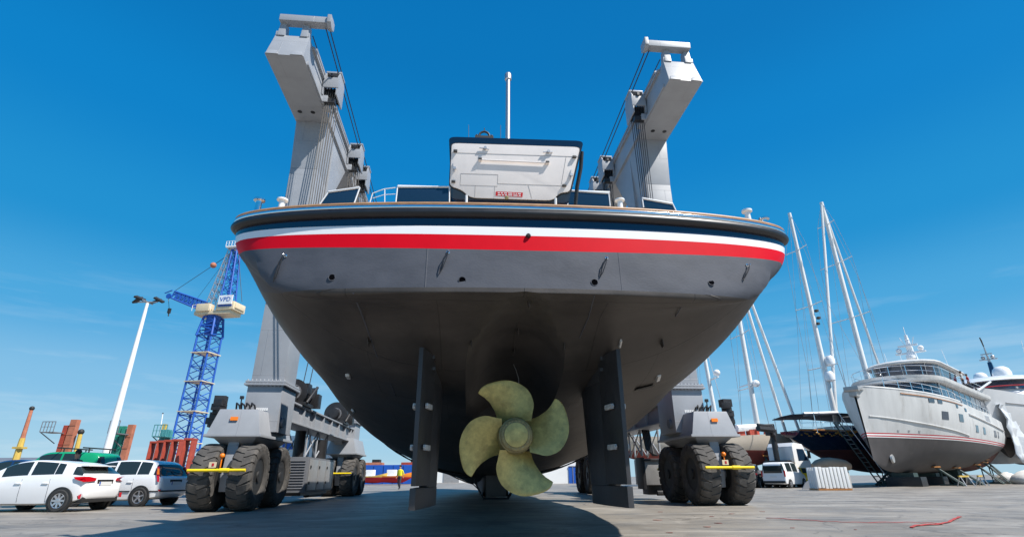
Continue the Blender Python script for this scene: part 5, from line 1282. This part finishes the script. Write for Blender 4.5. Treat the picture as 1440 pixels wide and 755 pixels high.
for k in range(6): b.box((1.72, 6.0+1.3*k, 5.0), (.04, .8, .35))
b.build('deckhouse_window', GLS, ky)
b = MB(); b.grid([[Vector((x, y, 6.35+.25*math.cos(x*.6)-.04*abs(y-5)+rr_.uniform(-.02,.02))) for x in (-2.6,-1.3,0,1.3,2.6)] for y in [.6+.9*k for k in range(13)]]); ao = b.build('awning', M['awning'], ky); md = ao.modifiers.new('t', 'SOLIDIFY'); md.thickness = .08
b = MB()
for y in (.8, 4.0, 8.0, 11.0):
    for x in (-2.5, 2.5): b.tube((x, y, 4.5), (x, y, 6.35), .035, n=6)
b.build('awning_post', M['chrome'], ky)
b = MB(); storey(b, ring_pts(7.5, 13.0, 2.2, 1.2), 6.38, 6.62, .3, 0, .9); b.build('white_top', YW, ky, bevel=.05)
b = MB(); rail(b, [kside(q, 4.7, 1, -.1) for q in [.01+.03*k for k in range(12)]], .8, .02); b.build('guard_rail', M['chrome'], ky)
KI = base_matrix(ky).inverted(); KMx = base_matrix(ky)
def rig(parent, PI_, foot, head, r, spreaders, name='mast', m='mast'):
    f, h = PI_ @ Vector(foot), PI_ @ Vector(head)
    mo = MB().tube(f, h, r, r*.7, 12).build(name, M[m], parent)
    sp = MB(); st_ = MB(); tips = []
    for s_, wdt in spreaders:
        p = f.lerp(h, s_); 
        sp = MB().path([p+Vector((-wdt, -.25, 0)), p, p+Vector((wdt, -.25, 0))], .05, 6); tips.append((p, wdt)); sp.build('spreader', M[m], mo)
    for sx in (-1, 1):
        pts = [f+Vector((sx*2.6, -.3, 0))]+[p+Vector((sx*wd, -.25, 0)) for p, wd in tips]+[h]
        st_.path(pts, .022, 5); st_.path([pts[0]]+[tips[-1][0]] if tips else [pts[0], h], .016, 5)
    st_.build('shroud', M['alu'], mo)
    return mo, f, h
mz, f1, h1 = rig(ky, KI, at(1177,596,53.6), at(1110,300,53.6), .26, ((.24,1.9),(.52,1.8),(.80,1.5)))
mn, f2, h2 = rig(ky, KI, at(1234,585,56.5), at(1155,285,56.5), .30, ((.13,2.6),(.42,2.5),(.68,2.2),(.88,1.2)))
b = MB(); b.tube(h2, KI @ at(1177,598,54.4), .15, .17, 10); b.build('furled_staysail', M['mast'], ky)
b = MB(); b.tube(h2+Vector((0,0,-.1)), KI @ at(1247,545,59.5), .13, .13, 8); b.build('furled_forestay', M['mast'], ky)
b = MB()
for (x0, y0, x1, y1) in ((1110,302,1122,470),(1122,470,1128,600),(1112,306,1160,420),(1160,420,1240,560),(1158,290,1206,388),(1206,388,1231,453),(1206,388,1229,520),(1118,345,1155,600),(1174,470,1200,595),(1112,304,1168,585)):
    b.tube(KI @ at(x0,y0,54.2), KI @ at(x1,y1,54.6), .018, n=5)
b.build('stay', M['alu'], ky)
b = MB(); b.tube(KI @ at(1130,582,53.0), KI @ at(1178,580,53.5), .19, .16, 10); b.build('mizzen_boom', M['gull_white'], ky)
for y_ in (513, 530): MB().lathe([(.1,-.5),(.45,-.35),(.5,.2),(.3,.55),(.02,.62)], KI @ at(1167,y_-5 if y_ < 520 else y_,53.3), 'Z', 14).build('radar_dome', YW, ky)
for x_, y_ in ((1148,437),(1151,447),(1150,455)): MB().box(KI @ at(x_, y_, 53.4), (.32,.3,.26)).build('mast_light', M['plastic'], ky, bevel=.04)
for lab, y, sx in (('dark prop under the quarter of the blue sailing yacht, left one', 7.5, 1), ('dark prop under the blue sailing yacht, right of the beige tarpaulin', 11.5, 1), ('pale raking prop by the bow of the pale grey yacht, under the blue hull', 14.5, 1)):
    z_ = 2.2; hd_ = KMx @ Vector((khalf(y/KL, z_)+.05, y, z_)); ft = KMx @ Vector((khalf(y/KL, z_)+1.6, y, 0)); prop_stand(lab, ft, hd_, Vector((KMx[0][1], KMx[1][1], 0)), group='props under the blue hull')
p0_, p1_ = at(1162,612,52.0), at(1180,655,51.0)
# scaffold stair by the grey bow
t = thing('access_ladder', 'dark leaning access ladder with white rails between the two hulls at the grey bow', 'ladder', at(1236,684,46.5)*1.0, R(20))
t.location.z = 0
for x in (-.35, .35): MB().tube((x, -.4, 0), (x-1.4, 1.4, 5.2), .06, n=6).build('stringer', M['stand_green'], t)
for k in range(13):
    q = (k+1)/14; MB().tube((-.35-1.4*q, -.4+1.8*q, 5.2*q), (.35-1.4*q, -.4+1.8*q, 5.2*q), .035, n=5).build('rung', M['alu'], t)
MB().path([(.4, -.5, .9), (-1.0, 1.3, 6.0)], .03, 6).build('handrail', YW, t)

# ---- white and red sloop behind the right hand hoist leg
sy_, sside, SL, shalf, sho = boat('sailing_yacht', 'white topped red bottomed sailing yacht behind the right hand hoist wheels', 'sailing yacht', (29.2, 56.0, 0), (8.5, 54.0, 0), 5.4,
    [(0,.6),(.2,.85),(.5,1),(.75,.8),(.9,.4),(1,.03)], [(0,4.55),(.5,4.4),(1,4.95)], [(0,3.4),(.2,2.3),(.4,1.5),(.7,1.6),(.9,2.5),(1,4.2)], [(0,2),(.6,1.9),(1,1.4)],
    [(lambda q: 3.2, mat('aged cream hull', (.62,.54,.44), .4, 0, .06, 1)), (lambda q: 2.95, mat('red bottom paint', (.22,.05,.04), .7, 0, .2, 1))])
SI = base_matrix(sy_).inverted()
m1, a1, b1 = rig(sy_, SI, at(1066,603,54.8), at(1019,330,54.8), .27, ((.19,2.2),(.45,2.0),(.7,1.5)))
m2_, a2, b2 = rig(sy_, SI, at(1007,590,54.6), at(972,400,54.6), .22, ((.42,1.5),(.75,1.3)))
b = MB(); b.tube(b1, SI @ at(1106,611,55.4), .15, .15, 8); b.build('furled_genoa', M['mast'], sy_)
b = MB(); b.tube(b1+Vector((0,.1,.4)), SI @ at(1124,606,56), .15, .15, 8); b.build('furled_jib', M['mast'], sy_)
b = MB(); b.box(SI @ at(1004,532,54.3), (2.0,.15,.12)); b.sphere(SI @ at(1008,524,54.3), .35); b.build('radar', YW, sy_)
b = MB(); b.box(SI @ at(996,492,54.3), (1.3,.3,.3)); b.build('radar_scanner', YW, sy_)
b = MB(); b.box(SI @ at(1050,541,54.5), (3.0,.12,.12)); b.sphere(SI @ at(1063,539,54.5), .38); b.build('radar', YW, sy_)
b = MB(); b.tube(SI @ at(1036,602,54.0), SI @ at(1066,600,54.6), .35, .3, 10); b.build('boom', M['gull_white'], sy_)
b = MB(); rr_ = random.Random(8)
for k in range(14): b.box((rr_.uniform(.3,1.8), 11+rr_.uniform(0,7), 4.65+rr_.uniform(0,.3)), (rr_.uniform(.3,.8),)*3, R(rr_.uniform(0,90)))
b.build('deck_gear', M['rust'], sy_)
for lab, y in (('prop under the white and red hull, left of the truck', 12.0), ('prop under the white and red hull, behind the truck', 16.5)):
    SMx = base_matrix(sy_); hd_ = SMx @ Vector((shalf(y/SL, 2.7)+.05, y, 2.7)); prop_stand(lab, SMx @ Vector((shalf(y/SL, 2.7)+1.3, y, 0)), hd_, Vector((1,0,0)), group='props under the white and red hull')

# ---- truck with loader crane
tr = thing('crane_truck', 'white cab truck with a black folding loader crane behind the white van', 'truck', (22.0, 46.2, 0), R(-62))
b = MB()
cab = [(1.0,.75),(1.0,3.15),(1.25,3.45),(2.4,3.35),(2.95,2.2),(3.1,1.9),(3.15,.75)]
b.prism([(-1.2, y, z) for y, z in cab], (2.4, 0, 0)); b.build('cab', YW, tr, bevel=.08)
for sx in (-1, 1): MB().prism([(sx*1.205, 1.5, 2.0), (sx*1.205, 1.5, 2.95), (sx*1.205, 2.35, 2.95), (sx*1.205, 2.8, 2.05)], (sx*.01,0,0)).build('side_window', GLS, tr)
MB().prism([(-1.05, 2.93, 2.32), (1.05, 2.93, 2.32), (1.05, 2.5, 3.2), (-1.05, 2.5, 3.2)], (0,.05,.02)).build('windscreen', GLS, tr)
for sx in (-1, 1): 
    b = MB(); b.box((sx*1.5, 2.6, 2.5), (.22,.1,.6)); b.tube((sx*1.2, 2.5, 2.9), (sx*1.5, 2.6, 2.8), .03); b.build('mirror', M['plastic'], tr, bevel=.02)
MB().box((0, -1.8, .85), (2.3, 7.0, .3)).build('chassis', BK, tr); MB().box((0, -2.6, 1.15), (2.45, 5.4, .25)).build('flatbed', M['lift_dark'], tr)
for y in (2.2, -2.6, -3.9):
    for sx in (-1, 1):
        b = MB().lathe([(.25,-.15),(.48,-.15),(.52,-.1),(.52,.1),(.48,.15),(.25,.15)], axis='X', n=24); o = b.build('wheel', M['rubber'], tr); o.location = (sx*1.05, y, .52)
b = MB(); b.box((0, .45, 1.6), (2.2, .6, .9)); b.tube((0, .45, 1.8), (0, .45, 4.3), .22); b.box((0, .3, 4.3), (.5, .9, .5)); b.build('crane_column', BK, tr, bevel=.03)
TRI = base_matrix(tr).inverted()
q0, q1, q2 = Vector((0,.45,4.3)), TRI @ at(1087,604,45.5), TRI @ at(1066,602,44.8)
b = MB(); b.tube(q0+Vector((0,0,-.2)), q1, .24, .2, 6); b.tube(q1, q2, .28, .26, 6); b.tube(q1+Vector((0,0,.28)), q2+Vector((0,0,.3)), .12, n=6); b.tube(q0+Vector((0,.3,-1.2)), q1.lerp(q0,.4), .1); b.path([q2, q2+Vector((0,.3,.3)), q1+Vector((0,.2,.45)), q0+Vector((0,.4,.2))], .05, 6); b.build('crane_arm', BK, tr)

# ---- slatted crate stack, tarpaulin mound, blocks
t = thing('crate_stack', 'stack of upright pale slatted crates wrapped in clear film on a pallet', 'crate', (19.82, 34.9, 0), R(-4))
b = MB(); rr_ = random.Random(2)
for k in range(9):
    b.box((-.88+.22*k, -.55, .72+rr_.uniform(-.02,.03)), (.17, .1, 1.22), taper=(.96,1)); b.box((-.88+.22*k, .55, .72), (.17,.1,1.22))
for k in range(5):
    for x in (-.95, .95): b.box((x, -.45+.225*k, .72), (.09, .17, 1.22))
b.build('slat', M['gull_white'], t, bevel=.02)
MB().box((0,0,.72), (1.75, 1.0, 1.15)).build('core', M['concrete'], t)
b = MB(); b.box((0,0,.06), (2.0,1.25,.1)); b.build('pallet', M['varnish'], t)
def mound(name, label, cat, p, sx, sy, sz, m, seed, rz=0):
    r_ = random.Random(seed); rws = []
    for i in range(8):
        a = i/7*math.pi/2; rws.append([Vector((sx*math.cos(a)**.6*math.cos(t_)*(1+r_.uniform(-.05,.05)), sy*math.cos(a)**.6*math.sin(t_)*(1+r_.uniform(-.05,.05)), sz*math.sin(a)*(1+r_.uniform(-.06,.06)))) for t_ in [2*math.pi*k/24 for k in range(24)]])
    b = MB().grid(rws, closed=True); b.f.append([7*24+k for k in range(24)]); b.mi.append(0); o = b.build(name, m, smooth=60); o.location = p; o.rotation_euler = (0,0,rz); return tag(o, label, cat)
t = thing('tarpaulin_bundle', 'long beige tarpaulin covered bundle lying on blocks behind the slatted crates', 'tarpaulin', (24.3, 42.0, 0), R(8))
b = MB(); rr_ = random.Random(14)
b.path([(-1.9,0,1.75),(-1.4,0,1.85),(-.7,.05,1.95),(0,0,1.95),(.8,0,1.9),(1.5,.03,1.8),(1.9,0,1.7)], [.22,.42,.5,.52,.48,.45,.3], 14); b.build('cover', M['tarp'], t); t.scale = (.82, .8, .86)
for x in (-1, 1): MB().box((x,0,.72), (.6,.9,1.44)).build('block', M['concrete'], t, bevel=.03)
t = thing('concrete_block', 'pale concrete block on the ground right of the slatted crates', 'block', (23.9, 40.6, 0), R(10)); MB().box((0,0,.5), (1.1,.8,1.0)).build('body', M['concrete'], t, bevel=.03); MB().box((0,0,1.03), (.3,.06,.06)).build('lifting_loop', M['alu'], t)
t = thing('board', 'dark board propped on edge in front of the yellow car', 'board', (20.4, 37.8, 0), R(15)); 
MB().prism([(-1.0,0,0),(1.0,0,0),(1.0,.1,.95),(.7,.1,1.05),(-.6,.05,.4)], (0,.06,0)).build('panel', M['lift_dark'], t); MB().tube((.5,.1,.8),(.5,.7,0),.04).build('strut', M['alu'], t)

# red webbing strap lying on the concrete
def strap(label, pts, wd=.06):
    rws = []
    P = [Vector((*p, 0)) for p in pts]
    # smooth the run
    Q = []
    for i in range((len(P)-1)*6+1):
        x = i/6; Q.append(Vector((scurve([(k, p.x) for k, p in enumerate(P)], x), scurve([(k, p.y) for k, p in enumerate(P)], x), 0)))
    for i, p in enumerate(Q):
        d = (Q[min(i+1, len(Q)-1)]-Q[max(i-1, 0)]).normalized(); n = Vector((-d.y, d.x, 0)); z = .006+.012*abs(math.sin(i*.9))
        rws.append([p-n*wd/2+Vector((0,0,z)), p+n*wd/2+Vector((0,0,z)), p+n*wd/2+Vector((0,0,z+.006)), p-n*wd/2+Vector((0,0,z+.006))])
    b = MB().grid(rws, closed=True); o = b.build('webbing_strap', M['faded_strap']); tag(o, label, 'strap')
strap('faded red webbing strap lying loosely bent on the concrete at the lower right', [(5.6,12.6),(6.2,11.7),(6.7,11.25),(7.6,11.2),(8.1,10.95),(8.0,10.75),(7.4,10.5),(7.05,10.15),(7.5,10.6),(8.3,11.0),(9.2,11.9),(9.9,12.6)], .055)
rr_ = random.Random(6)
def scrap(label, x, y):
    n = 7; sz_ = rr_.uniform(.25, 1.0); P = [Vector((x+.15*sz_*math.cos(2*math.pi*k/n)*rr_.uniform(.3,1), y+.07*sz_*math.sin(2*math.pi*k/n)*rr_.uniform(.3,1), .004)) for k in range(n)]
    o = MB().prism(P, (0,0,.006)).build('debris', M['scrap']); tag(o, label, 'debris', 'small scraps on the concrete')
for x, y in ((3.1,12.3),(3.6,10.6),(4.1,11.4),(5.0,10.3),(4.6,13.2),(5.4,14.1),(6.5,14.8),(3.9,15.0),(2.6,9.6),(5.9,9.9)): scrap('small rusty red scrap lying on the sunlit concrete right of the rudders', x, y)

# ================================================================ port behind on the left
lp = thing('lamp_post', 'tall white tapering lamp post with a cluster of floodlights', 'lamp post', (-33.75, 45, 0), 0)
MB().tube((0,0,0), (0,0,16.0), .34, .13, 14).build('pole', YW, lp)
MB().box((0,0,.3), (1.2,1.2,.6)).build('footing', M['concrete'], lp)
b = MB(); b.tube((-.9,0,16.1),(.9,0,16.1),.06); b.tube((0,-.7,16.1),(0,.7,16.1),.06); b.build('cross_arm', M['alu'], lp)
for x, y, a in ((-1.0,0,-25),(-.45,-.5,20),(.45,.4,-15),(1.0,0,25)):
    b = MB(); b.box((0,0,0),(.85,.5,.18)); o = b.build('floodlight', M['plastic'], lp, bevel=.03); o.location = (x, y, 16.3); o.rotation_euler = (R(25), R(a), R(a))

def lattice(b, p0, p1, w0, w1, bays, r=.12, rb=.06, ref=None):
    p0, p1 = Vector(p0), Vector(p1); d = (p1-p0).normalized(); a = (Vector(ref) if ref else d.orthogonal()); a = (a-d*a.dot(d)).normalized(); c = d.cross(a)
    def cor(t, i): 
        wv = lerp(w0, w1, t)/2; sx, sy = ((-1,-1),(1,-1),(1,1),(-1,1))[i]; return p0.lerp(p1, t)+a*sx*wv+c*sy*wv
    for i in range(4): b.tube(cor(0,i), cor(1,i), r, n=6)
    for k in range(bays):
        t0, t1 = k/bays, (k+1)/bays
        for i in range(4):
            j = (i+1) % 4; b.tube(cor(t1,i), cor(t1,j), rb, n=5)
            b.tube(cor(t0,i), cor((t0+t1)/2,j), rb, n=5); b.tube(cor((t0+t1)/2,j), cor(t1,i), rb, n=5)
ck = thing('tower_crane', 'tall blue lattice tower crane with a cream cab platform lettered VPD', 'crane', (-54.6, 90, 0), R(-8))
CI = base_matrix(ck).inverted()
b = MB(); lattice(b, (0,0,0), (0,0,24.6), 3.1, 2.7, 9, .17, .08, (1,0,0)); b.build('tower', M['blue_steel'], ck)
b = MB(); lattice(b, (0,0,24.6), (0,0,28.2), 3.0, 2.2, 2, .2, .12, (1,0,0)); b.tube((0,0,25), (0,0,28.6), 1.0, 1.2, 14); b.build('slewing_column', M['blue_steel'], ck)
for z in (6.5, 11.5, 16.5, 21.5): MB().box((0,0,z), (3.4,3.4,.14)).build('tower_platform', M['cream_steel'], ck)
b = MB(); b.box((.6, 0, 28.8), (7.2, 3.0, .7)); b.box((3.0, 0, 29.9), (3.4, 3.4, 1.5)); b.box((-1.2, -1.2, 29.7), (2.6, 1.4, 1.4)); b.box((4.6,0,30.0), (.6,2.6,1.0)); b.build('machinery_platform', M['cream_steel'], ck, bevel=.1)
b = MB(); rail(b, [(-3.4+.9*k, -1.7, 29.2) for k in range(5)], 1.1, .05); rail(b, [(-3.4+.9*k, 1.7, 29.2) for k in range(5)], 1.1, .05); b.build('guard_rail', YW, ck)
sg_ = MB(); sg_.box((3.05, -1.85, 30.9), (2.7, .16, 1.7)); so_ = sg_.build('sign_board', YW, ck)
text_mb('VPD', 1.15, frame((3.05, -1.945, 30.95), (1,0,0), (0,0,1)), .02).build('sign_lettering', M['blue_steel'], so_, smooth=0)
MB().box((3.05, -1.72, 29.85), (2.7, .1, .3)).build('blue_band', M['blue_steel'], so_)
ap = CI @ at(331,352,90)
b = MB(); lattice(b, (2.2,0,29.2), ap+Vector((.2,0,0)), 2.0, 1.0, 6, .15, .075, (0,1,0)); b.build('mast_frame', M['blue_steel'], ck)
b = MB(); lattice(b, (-1.6,0,29.2), ap+Vector((-.8,0,.2)), 1.1, .8, 9, .07, .05, (0,1,0)); b.build('ladder_tower', M['alu'], ck)
b = MB(); b.box(ap+Vector((-.3,0,.5)), (2.4,1.8,.3)); rail(b, [ap+Vector((-1.5+.6*k,-.9,.6)) for k in range(5)], 1.0, .05); b.tube(ap+Vector((.6,0,.5)), ap+Vector((.6,0,2.0)), .12); b.build('mast_head', YW, ck)
jt = CI @ at(240,414,89); jr = Vector((-2.0,0,30.3))
b = MB(); lattice(b, jr, jt+Vector((.8,0,-.2)), 1.7, 1.3, 8, .15, .10, (0,1,0)); b.box(jr.lerp(jt,.5), (0.01,0.01,0.01)); b.tube(jr+Vector((0,0,-.5)), jt+Vector((.8,0,-.8)), .12, n=6); b.build('jib', M['blue_steel'], ck)
b = MB(); b.tube(jt+Vector((.9,-.8,.5)), jt+Vector((-.5,-.8,0)), .1); b.tube(jt+Vector((.9,.8,.5)), jt+Vector((-.5,.8,0)), .1); b.lathe([(.5,-.1),(.5,.1)], jt+Vector((-.3,0,-.3)), 'Y', 16); b.build('jib_head', M['blue_steel'], ck)
pb_ = CI @ at(300,373,90)
b = MB(); b.tube(jt+Vector((.6,0,.6)), pb_, .045, n=5); b.tube(pb_, ap, .06, n=5); b.tube(ap+Vector((.6,0,0)), Vector((5.0,0,31)), .05, n=5); b.tube(ap+Vector((-.5,0,0)), jr.lerp(jt,.35), .03, n=5); b.tube(jt+Vector((-.3,0,-.6)), CI @ at(238,436,89), .04, n=5); b.build('pendant_rope', M['cable'], ck)
b = MB(); b.sphere(pb_, .55); b.build('pendant_ball', M['terracotta'], ck)
b = MB(); b.box(CI @ at(238,437,89), (.4,.4,.9)); b.tube((CI @ at(238,437,89))+Vector((0,0,-.4)), (CI @ at(238,437,89))+Vector((.1,0,-1.0)), .1); b.build('hook_block', M['plastic'], ck)

def boom(label, name, cat, foot, head, r0_, r1_, m1_, m2_2, plat=None, group=None):
    f, h = Vector(foot), Vector(head); base = Vector((f.x, f.y, 0)); t = thing(name, label, cat, base, 0, group)
    f0, h0 = f-base, h-base; f0.z = 0
    mid = f0.lerp(h0, .62)
    MB().tube(f0, mid, r0_, lerp(r0_, r1_, .6), 8).build('lower_boom', m1_, t); MB().tube(mid, h0, lerp(r0_, r1_, .6)*.85, r1_, 8).build('upper_boom', m2_2, t)
    b = MB(); b.sphere(h0, r1_*1.6); b.tube(h0, h0+Vector((0,0,-.5)), r1_*.5); b.build('boom_head', M['plastic'], t)
    b = MB(); b.box(f0.lerp(h0, .5), (1.0,.8,.2)); b.box(Vector((f0.x, f0.y, .5)), (1.6,1.4,1.0)); b.build('platform', m1_, t)
    return t
boom('thin yellow and red crane boom rising at the far left of the port', 'mobile_crane', 'crane', at(22,650,60), at(45,574,60), .42, .16, M['port_yellow'], M['terracotta'])
boom('short yellow boom with a black hook head beside the red port columns', 'mobile_crane', 'crane', at(105,650,60), at(114,607,60), .40, .2, M['port_yellow'], M['port_yellow'])
def column_gate(label, Y, cols, plat, group):
    base = at(cols[0][0], 668, Y); base.z = 0
    t = thing('port_gantry', label, 'gantry', base, 0, group)
    for (x, y1, wd, mm) in cols:
        p = at(x, 640, Y); h = at(x, y1, Y).z
        x_ = p.x-base.x
        b = MB().box((x_, 0, h/2), (wd, wd*.8, h))
        for k in range(int(h/1.0)): b.box((x_, -wd*.41, .6+k*1.0), (wd*1.02, .05, .1))
        b.build('column', M[mm], t)

    if plat:
        x0, x1, yp, mm = plat; a, c = at(x0, yp, Y), at(x1, yp, Y)
        b = MB(); z = a.z; x0_, x1_ = a.x-base.x, c.x-base.x
        b.box(((x0_+x1_)/2, -.9, z), (x1_-x0_, 1.6, .08)); rail(b, [(lerp(x0_, x1_, k/4), -1.7, z) for k in range(5)], 1.1, .04)
        b.tube((x0_, -1.6, z), ((x0_+x1_)/2, -.2, z-1.1), .05); b.build('walkway', M[mm], t)
    return t
column_gate('pair of faded red and orange port columns with a caged walkway on their left', 60, [(82,598,.5,'rust'),(92,590,.72,'terracotta')], (74,92,609,'lift_dark'), 'port columns behind the cars')
column_gate('green and orange port columns with a caged walkway right of the lamp post', 50, [(158,599,.32,'port_green'),(165,599,.32,'port_green'),(175,597,.5,'terracotta')], (170,183,611,'lift_dark'), 'port columns behind the cars')
column_gate('teal port column with a walkway left of the blue crane tower', 55, [(222,596,.35,'port_yellow'),(226,604,.8,'teal'),(231,606,.5,'teal')], (229,247,615,'teal'), 'port columns behind the cars')
b_ = boom('slim grey signal mast above the teal port column', 'signal_mast', 'mast', at(223,640,58), at(229,581,58), .12, .05, YW, YW)
# red boat cradles standing in a row
def cradle(label, x, Y, i):
    p = at(x, 648, Y); p.z = 0; t = thing('boat_cradle', label, 'boat cradle', p, R(8), 'row of red boat cradles')
    for sx in (-.30, .30): MB().box((sx, 0, 2.0), (.16,.9,4.0)).build('post', M['rust'], t, bevel=.03)
    MB().box((0,0,4.08), (.78,.92,.18)).build('head_beam', M['rust'], t, bevel=.03); MB().box((0,0,.12), (.44,1.2,.2)).build('foot', M['rust'], t); MB().box((0,0,1.6), (.44,.2,.2)).build('tie_beam', M['rust'], t)
names_ = ['leftmost red steel boat cradle in the row behind the older white car', 'second red steel boat cradle from the left behind the older white car', 'third red steel boat cradle from the left behind the older white car', 'fourth red steel boat cradle, next to the blue crane foot', 'separate red steel cradle right of the row, in front of the crane tower']
for i, (x, Y) in enumerate(((214,50),(224,49.2),(234,48.4),(245,47.6),(262,46.5))): cradle(names_[i], x, Y, i)
# white truck box with warning sign behind the hoist, fence of stuff
bx = thing('box_trailer', 'white box trailer with an orange warning triangle behind the left hoist girder', 'trailer', (-15.6, 38.5, 0), R(4))
MB().box((0,0,2.3), (5.6,2.4,2.7)).build('box', M['gull_white'], bx, bevel=.05); MB().box((0,0,.75), (5.3,1.8,.25)).build('chassis', BK, bx)
for x in (-2.0,-.9,2.1):
    for y in (-1, 1): 
        o = MB().lathe([(.2,-.14),(.46,-.14),(.5,-.1),(.5,.1),(.46,.14),(.2,.14)], axis='Y', n=20).build('wheel', M['rubber'], bx); o.location = (x, y*.95, .5)
MB().prism([(.5,-1.215,2.75),(1.3,-1.215,2.75),(.9,-1.215,3.4)], (0,-.02,0)).build('warning_triangle', M['orange'], bx)
MB().prism([(-.4,-1.215,2.75),(.3,-1.215,2.75),(.3,-1.215,3.3),(-.4,-1.215,3.3)], (0,-.02,0)).build('blue_sticker', M['container_blue'], bx)
# low quay wall and sheds far away on the left
q_ = MB(); q_.box((-75, 96, .9), (70, 1.2, 1.8)); qo = q_.build('quay_wall', M['concrete']); tag(qo, 'long low pale quay wall at the far left of the yard', 'wall')
for lab, x, y, sx, sy, sz, mm in (('low white shed far behind the cars under the crane', -47, 100, 12, 8, 4.2, 'gull_white'), ('low beige shed at the far left edge of the port', -88, 100, 16, 8, 3.6, 'cream_steel')):
    t = thing('shed', lab, 'shed', (x, y, 0), 0); MB().box((0,0,sz/2), (sx,sy,sz)).build('wall', M[mm], t)
    MB().prism([(-sx/2-.3,-sy/2-.3,sz),(-sx/2-.3,sy/2+.3,sz),(-sx/2-.3,0,sz+1.2)], (sx+.6,0,0)).build('roof', M['lift_dark'], t)
    MB().box((sx*.15,-sy/2-.02,1.3), (2.4,.08,2.6)).build('door', M['steel_panel'], t)

# ================================================================ things seen under the hull
bs = thing('hoarding', 'long bright blue sheet metal wall on the far apron under the hull', 'wall', (-20.5, 84, 0), R(1))
MB().box((0,0,1.4), (17,.3,2.7)).build('panel', M['container_blue'], bs)
b = MB()
for k in range(12): b.box((-8.2+1.5*k,-.2,1.4), (.12,.12,2.7))
b.build('rib', M['container_blue'], bs)
for lab, x, mm in (('rusty orange machine standing behind the blue wall, left one', -22.5, 'terracotta'), ('rusty machine standing behind the blue wall, right one', -16.3, 'rust')):
    t = thing('machine', lab, 'machine', (x, 88, 0), 0); MB().box((0,0,1.6), (3.2,1.6,3.2)).build('body', M[mm], t, bevel=.1); MB().box((.5,0,3.4), (1.2,1.2,.5)).build('hood', M['plastic'], t)
for i, (lab, x, Y, rz_, mm) in enumerate((('small orange workboat ashore, farthest left under the hull', -19.2, 76, 80, 'port_yellow'), ('small orange workboat ashore left of the walking worker', -16.2, 76, 100, 'orange_hull'))):
    t_, s_, l_, h_, _o = boat('workboat', lab, 'boat', (x+2.2, Y, 0), (x-2.2, Y+.3, 0), 1.9, [(0,.8),(.5,1),(.8,.7),(1,.05)], [(0,1.2),(.5,1.15),(1,1.6)], [(0,.35),(.7,.3),(1,.9)], [(0,2.2),(1,1.5)], [(lambda q: 1.0, M[mm]), (lambda q: .9, M['strap_red'])], group='orange workboats under the hull')
    MB().box((0, 1.6, 1.55), (.9,1.2,.8)).build('cuddy', M['gull_white'], t_, bevel=.05)
tn = thing('storage_tent', 'large white fabric storage tent far behind the propeller, right side', 'tent', (9.8, 86, 0), R(2))
sec = [(-6.5,0),(-6.5,2.4),(-5.2,3.6),(-3.0,4.5),(0,4.9),(3.0,4.5),(5.2,3.6),(6.5,2.4),(6.5,0)]
MB().prism([(x, -6, z) for x, z in sec], (0,14,0)).build('canopy', M['gull_white'], tn, smooth=50)
MB().box((1.2,-6.05,1.15), (6.4,.12,2.3)).build('blue_opening', M['container_blue'], tn)
b = MB()
for k in range(6): b.box((-1.4+1.05*k,-6.14,1.15), (.08,.06,2.3))
b.box((1.2,-6.14,2.3), (6.4,.06,.12)); b.build('opening_frame', M['alu'], tn)
fx = thing('fuel_drum', 'small red drum standing before the white storage tent', 'drum', (9.3, 78.6, 0), 0); b = MB().lathe([(.42,0),(.45,.05),(.43,.5),(.45,.52),(.43,.55),(.45,1.2),(.4,1.25)], n=18); b.build('body', M['strap_red'], fx); MB().lathe([(.06,0),(.06,.06)], (.2,0,1.25), n=10).build('cap', M['plastic'], fx)
ws = thing('warehouse', 'long low white warehouse beyond the apron, seen between left rudder and propeller', 'building', (-7.0, 110, 0), R(1)); MB().box((0,0,2.0), (16,8,4.0)).build('wall', M['gull_white'], ws); MB().box((0,0,4.1), (16.6,8.6,.25)).build('roof', M['concrete'], ws)
for k in range(3): MB().box((-5+5*k,-4.05,1.5), (3,.12,3.0)).build('door', M['steel_panel'], ws)
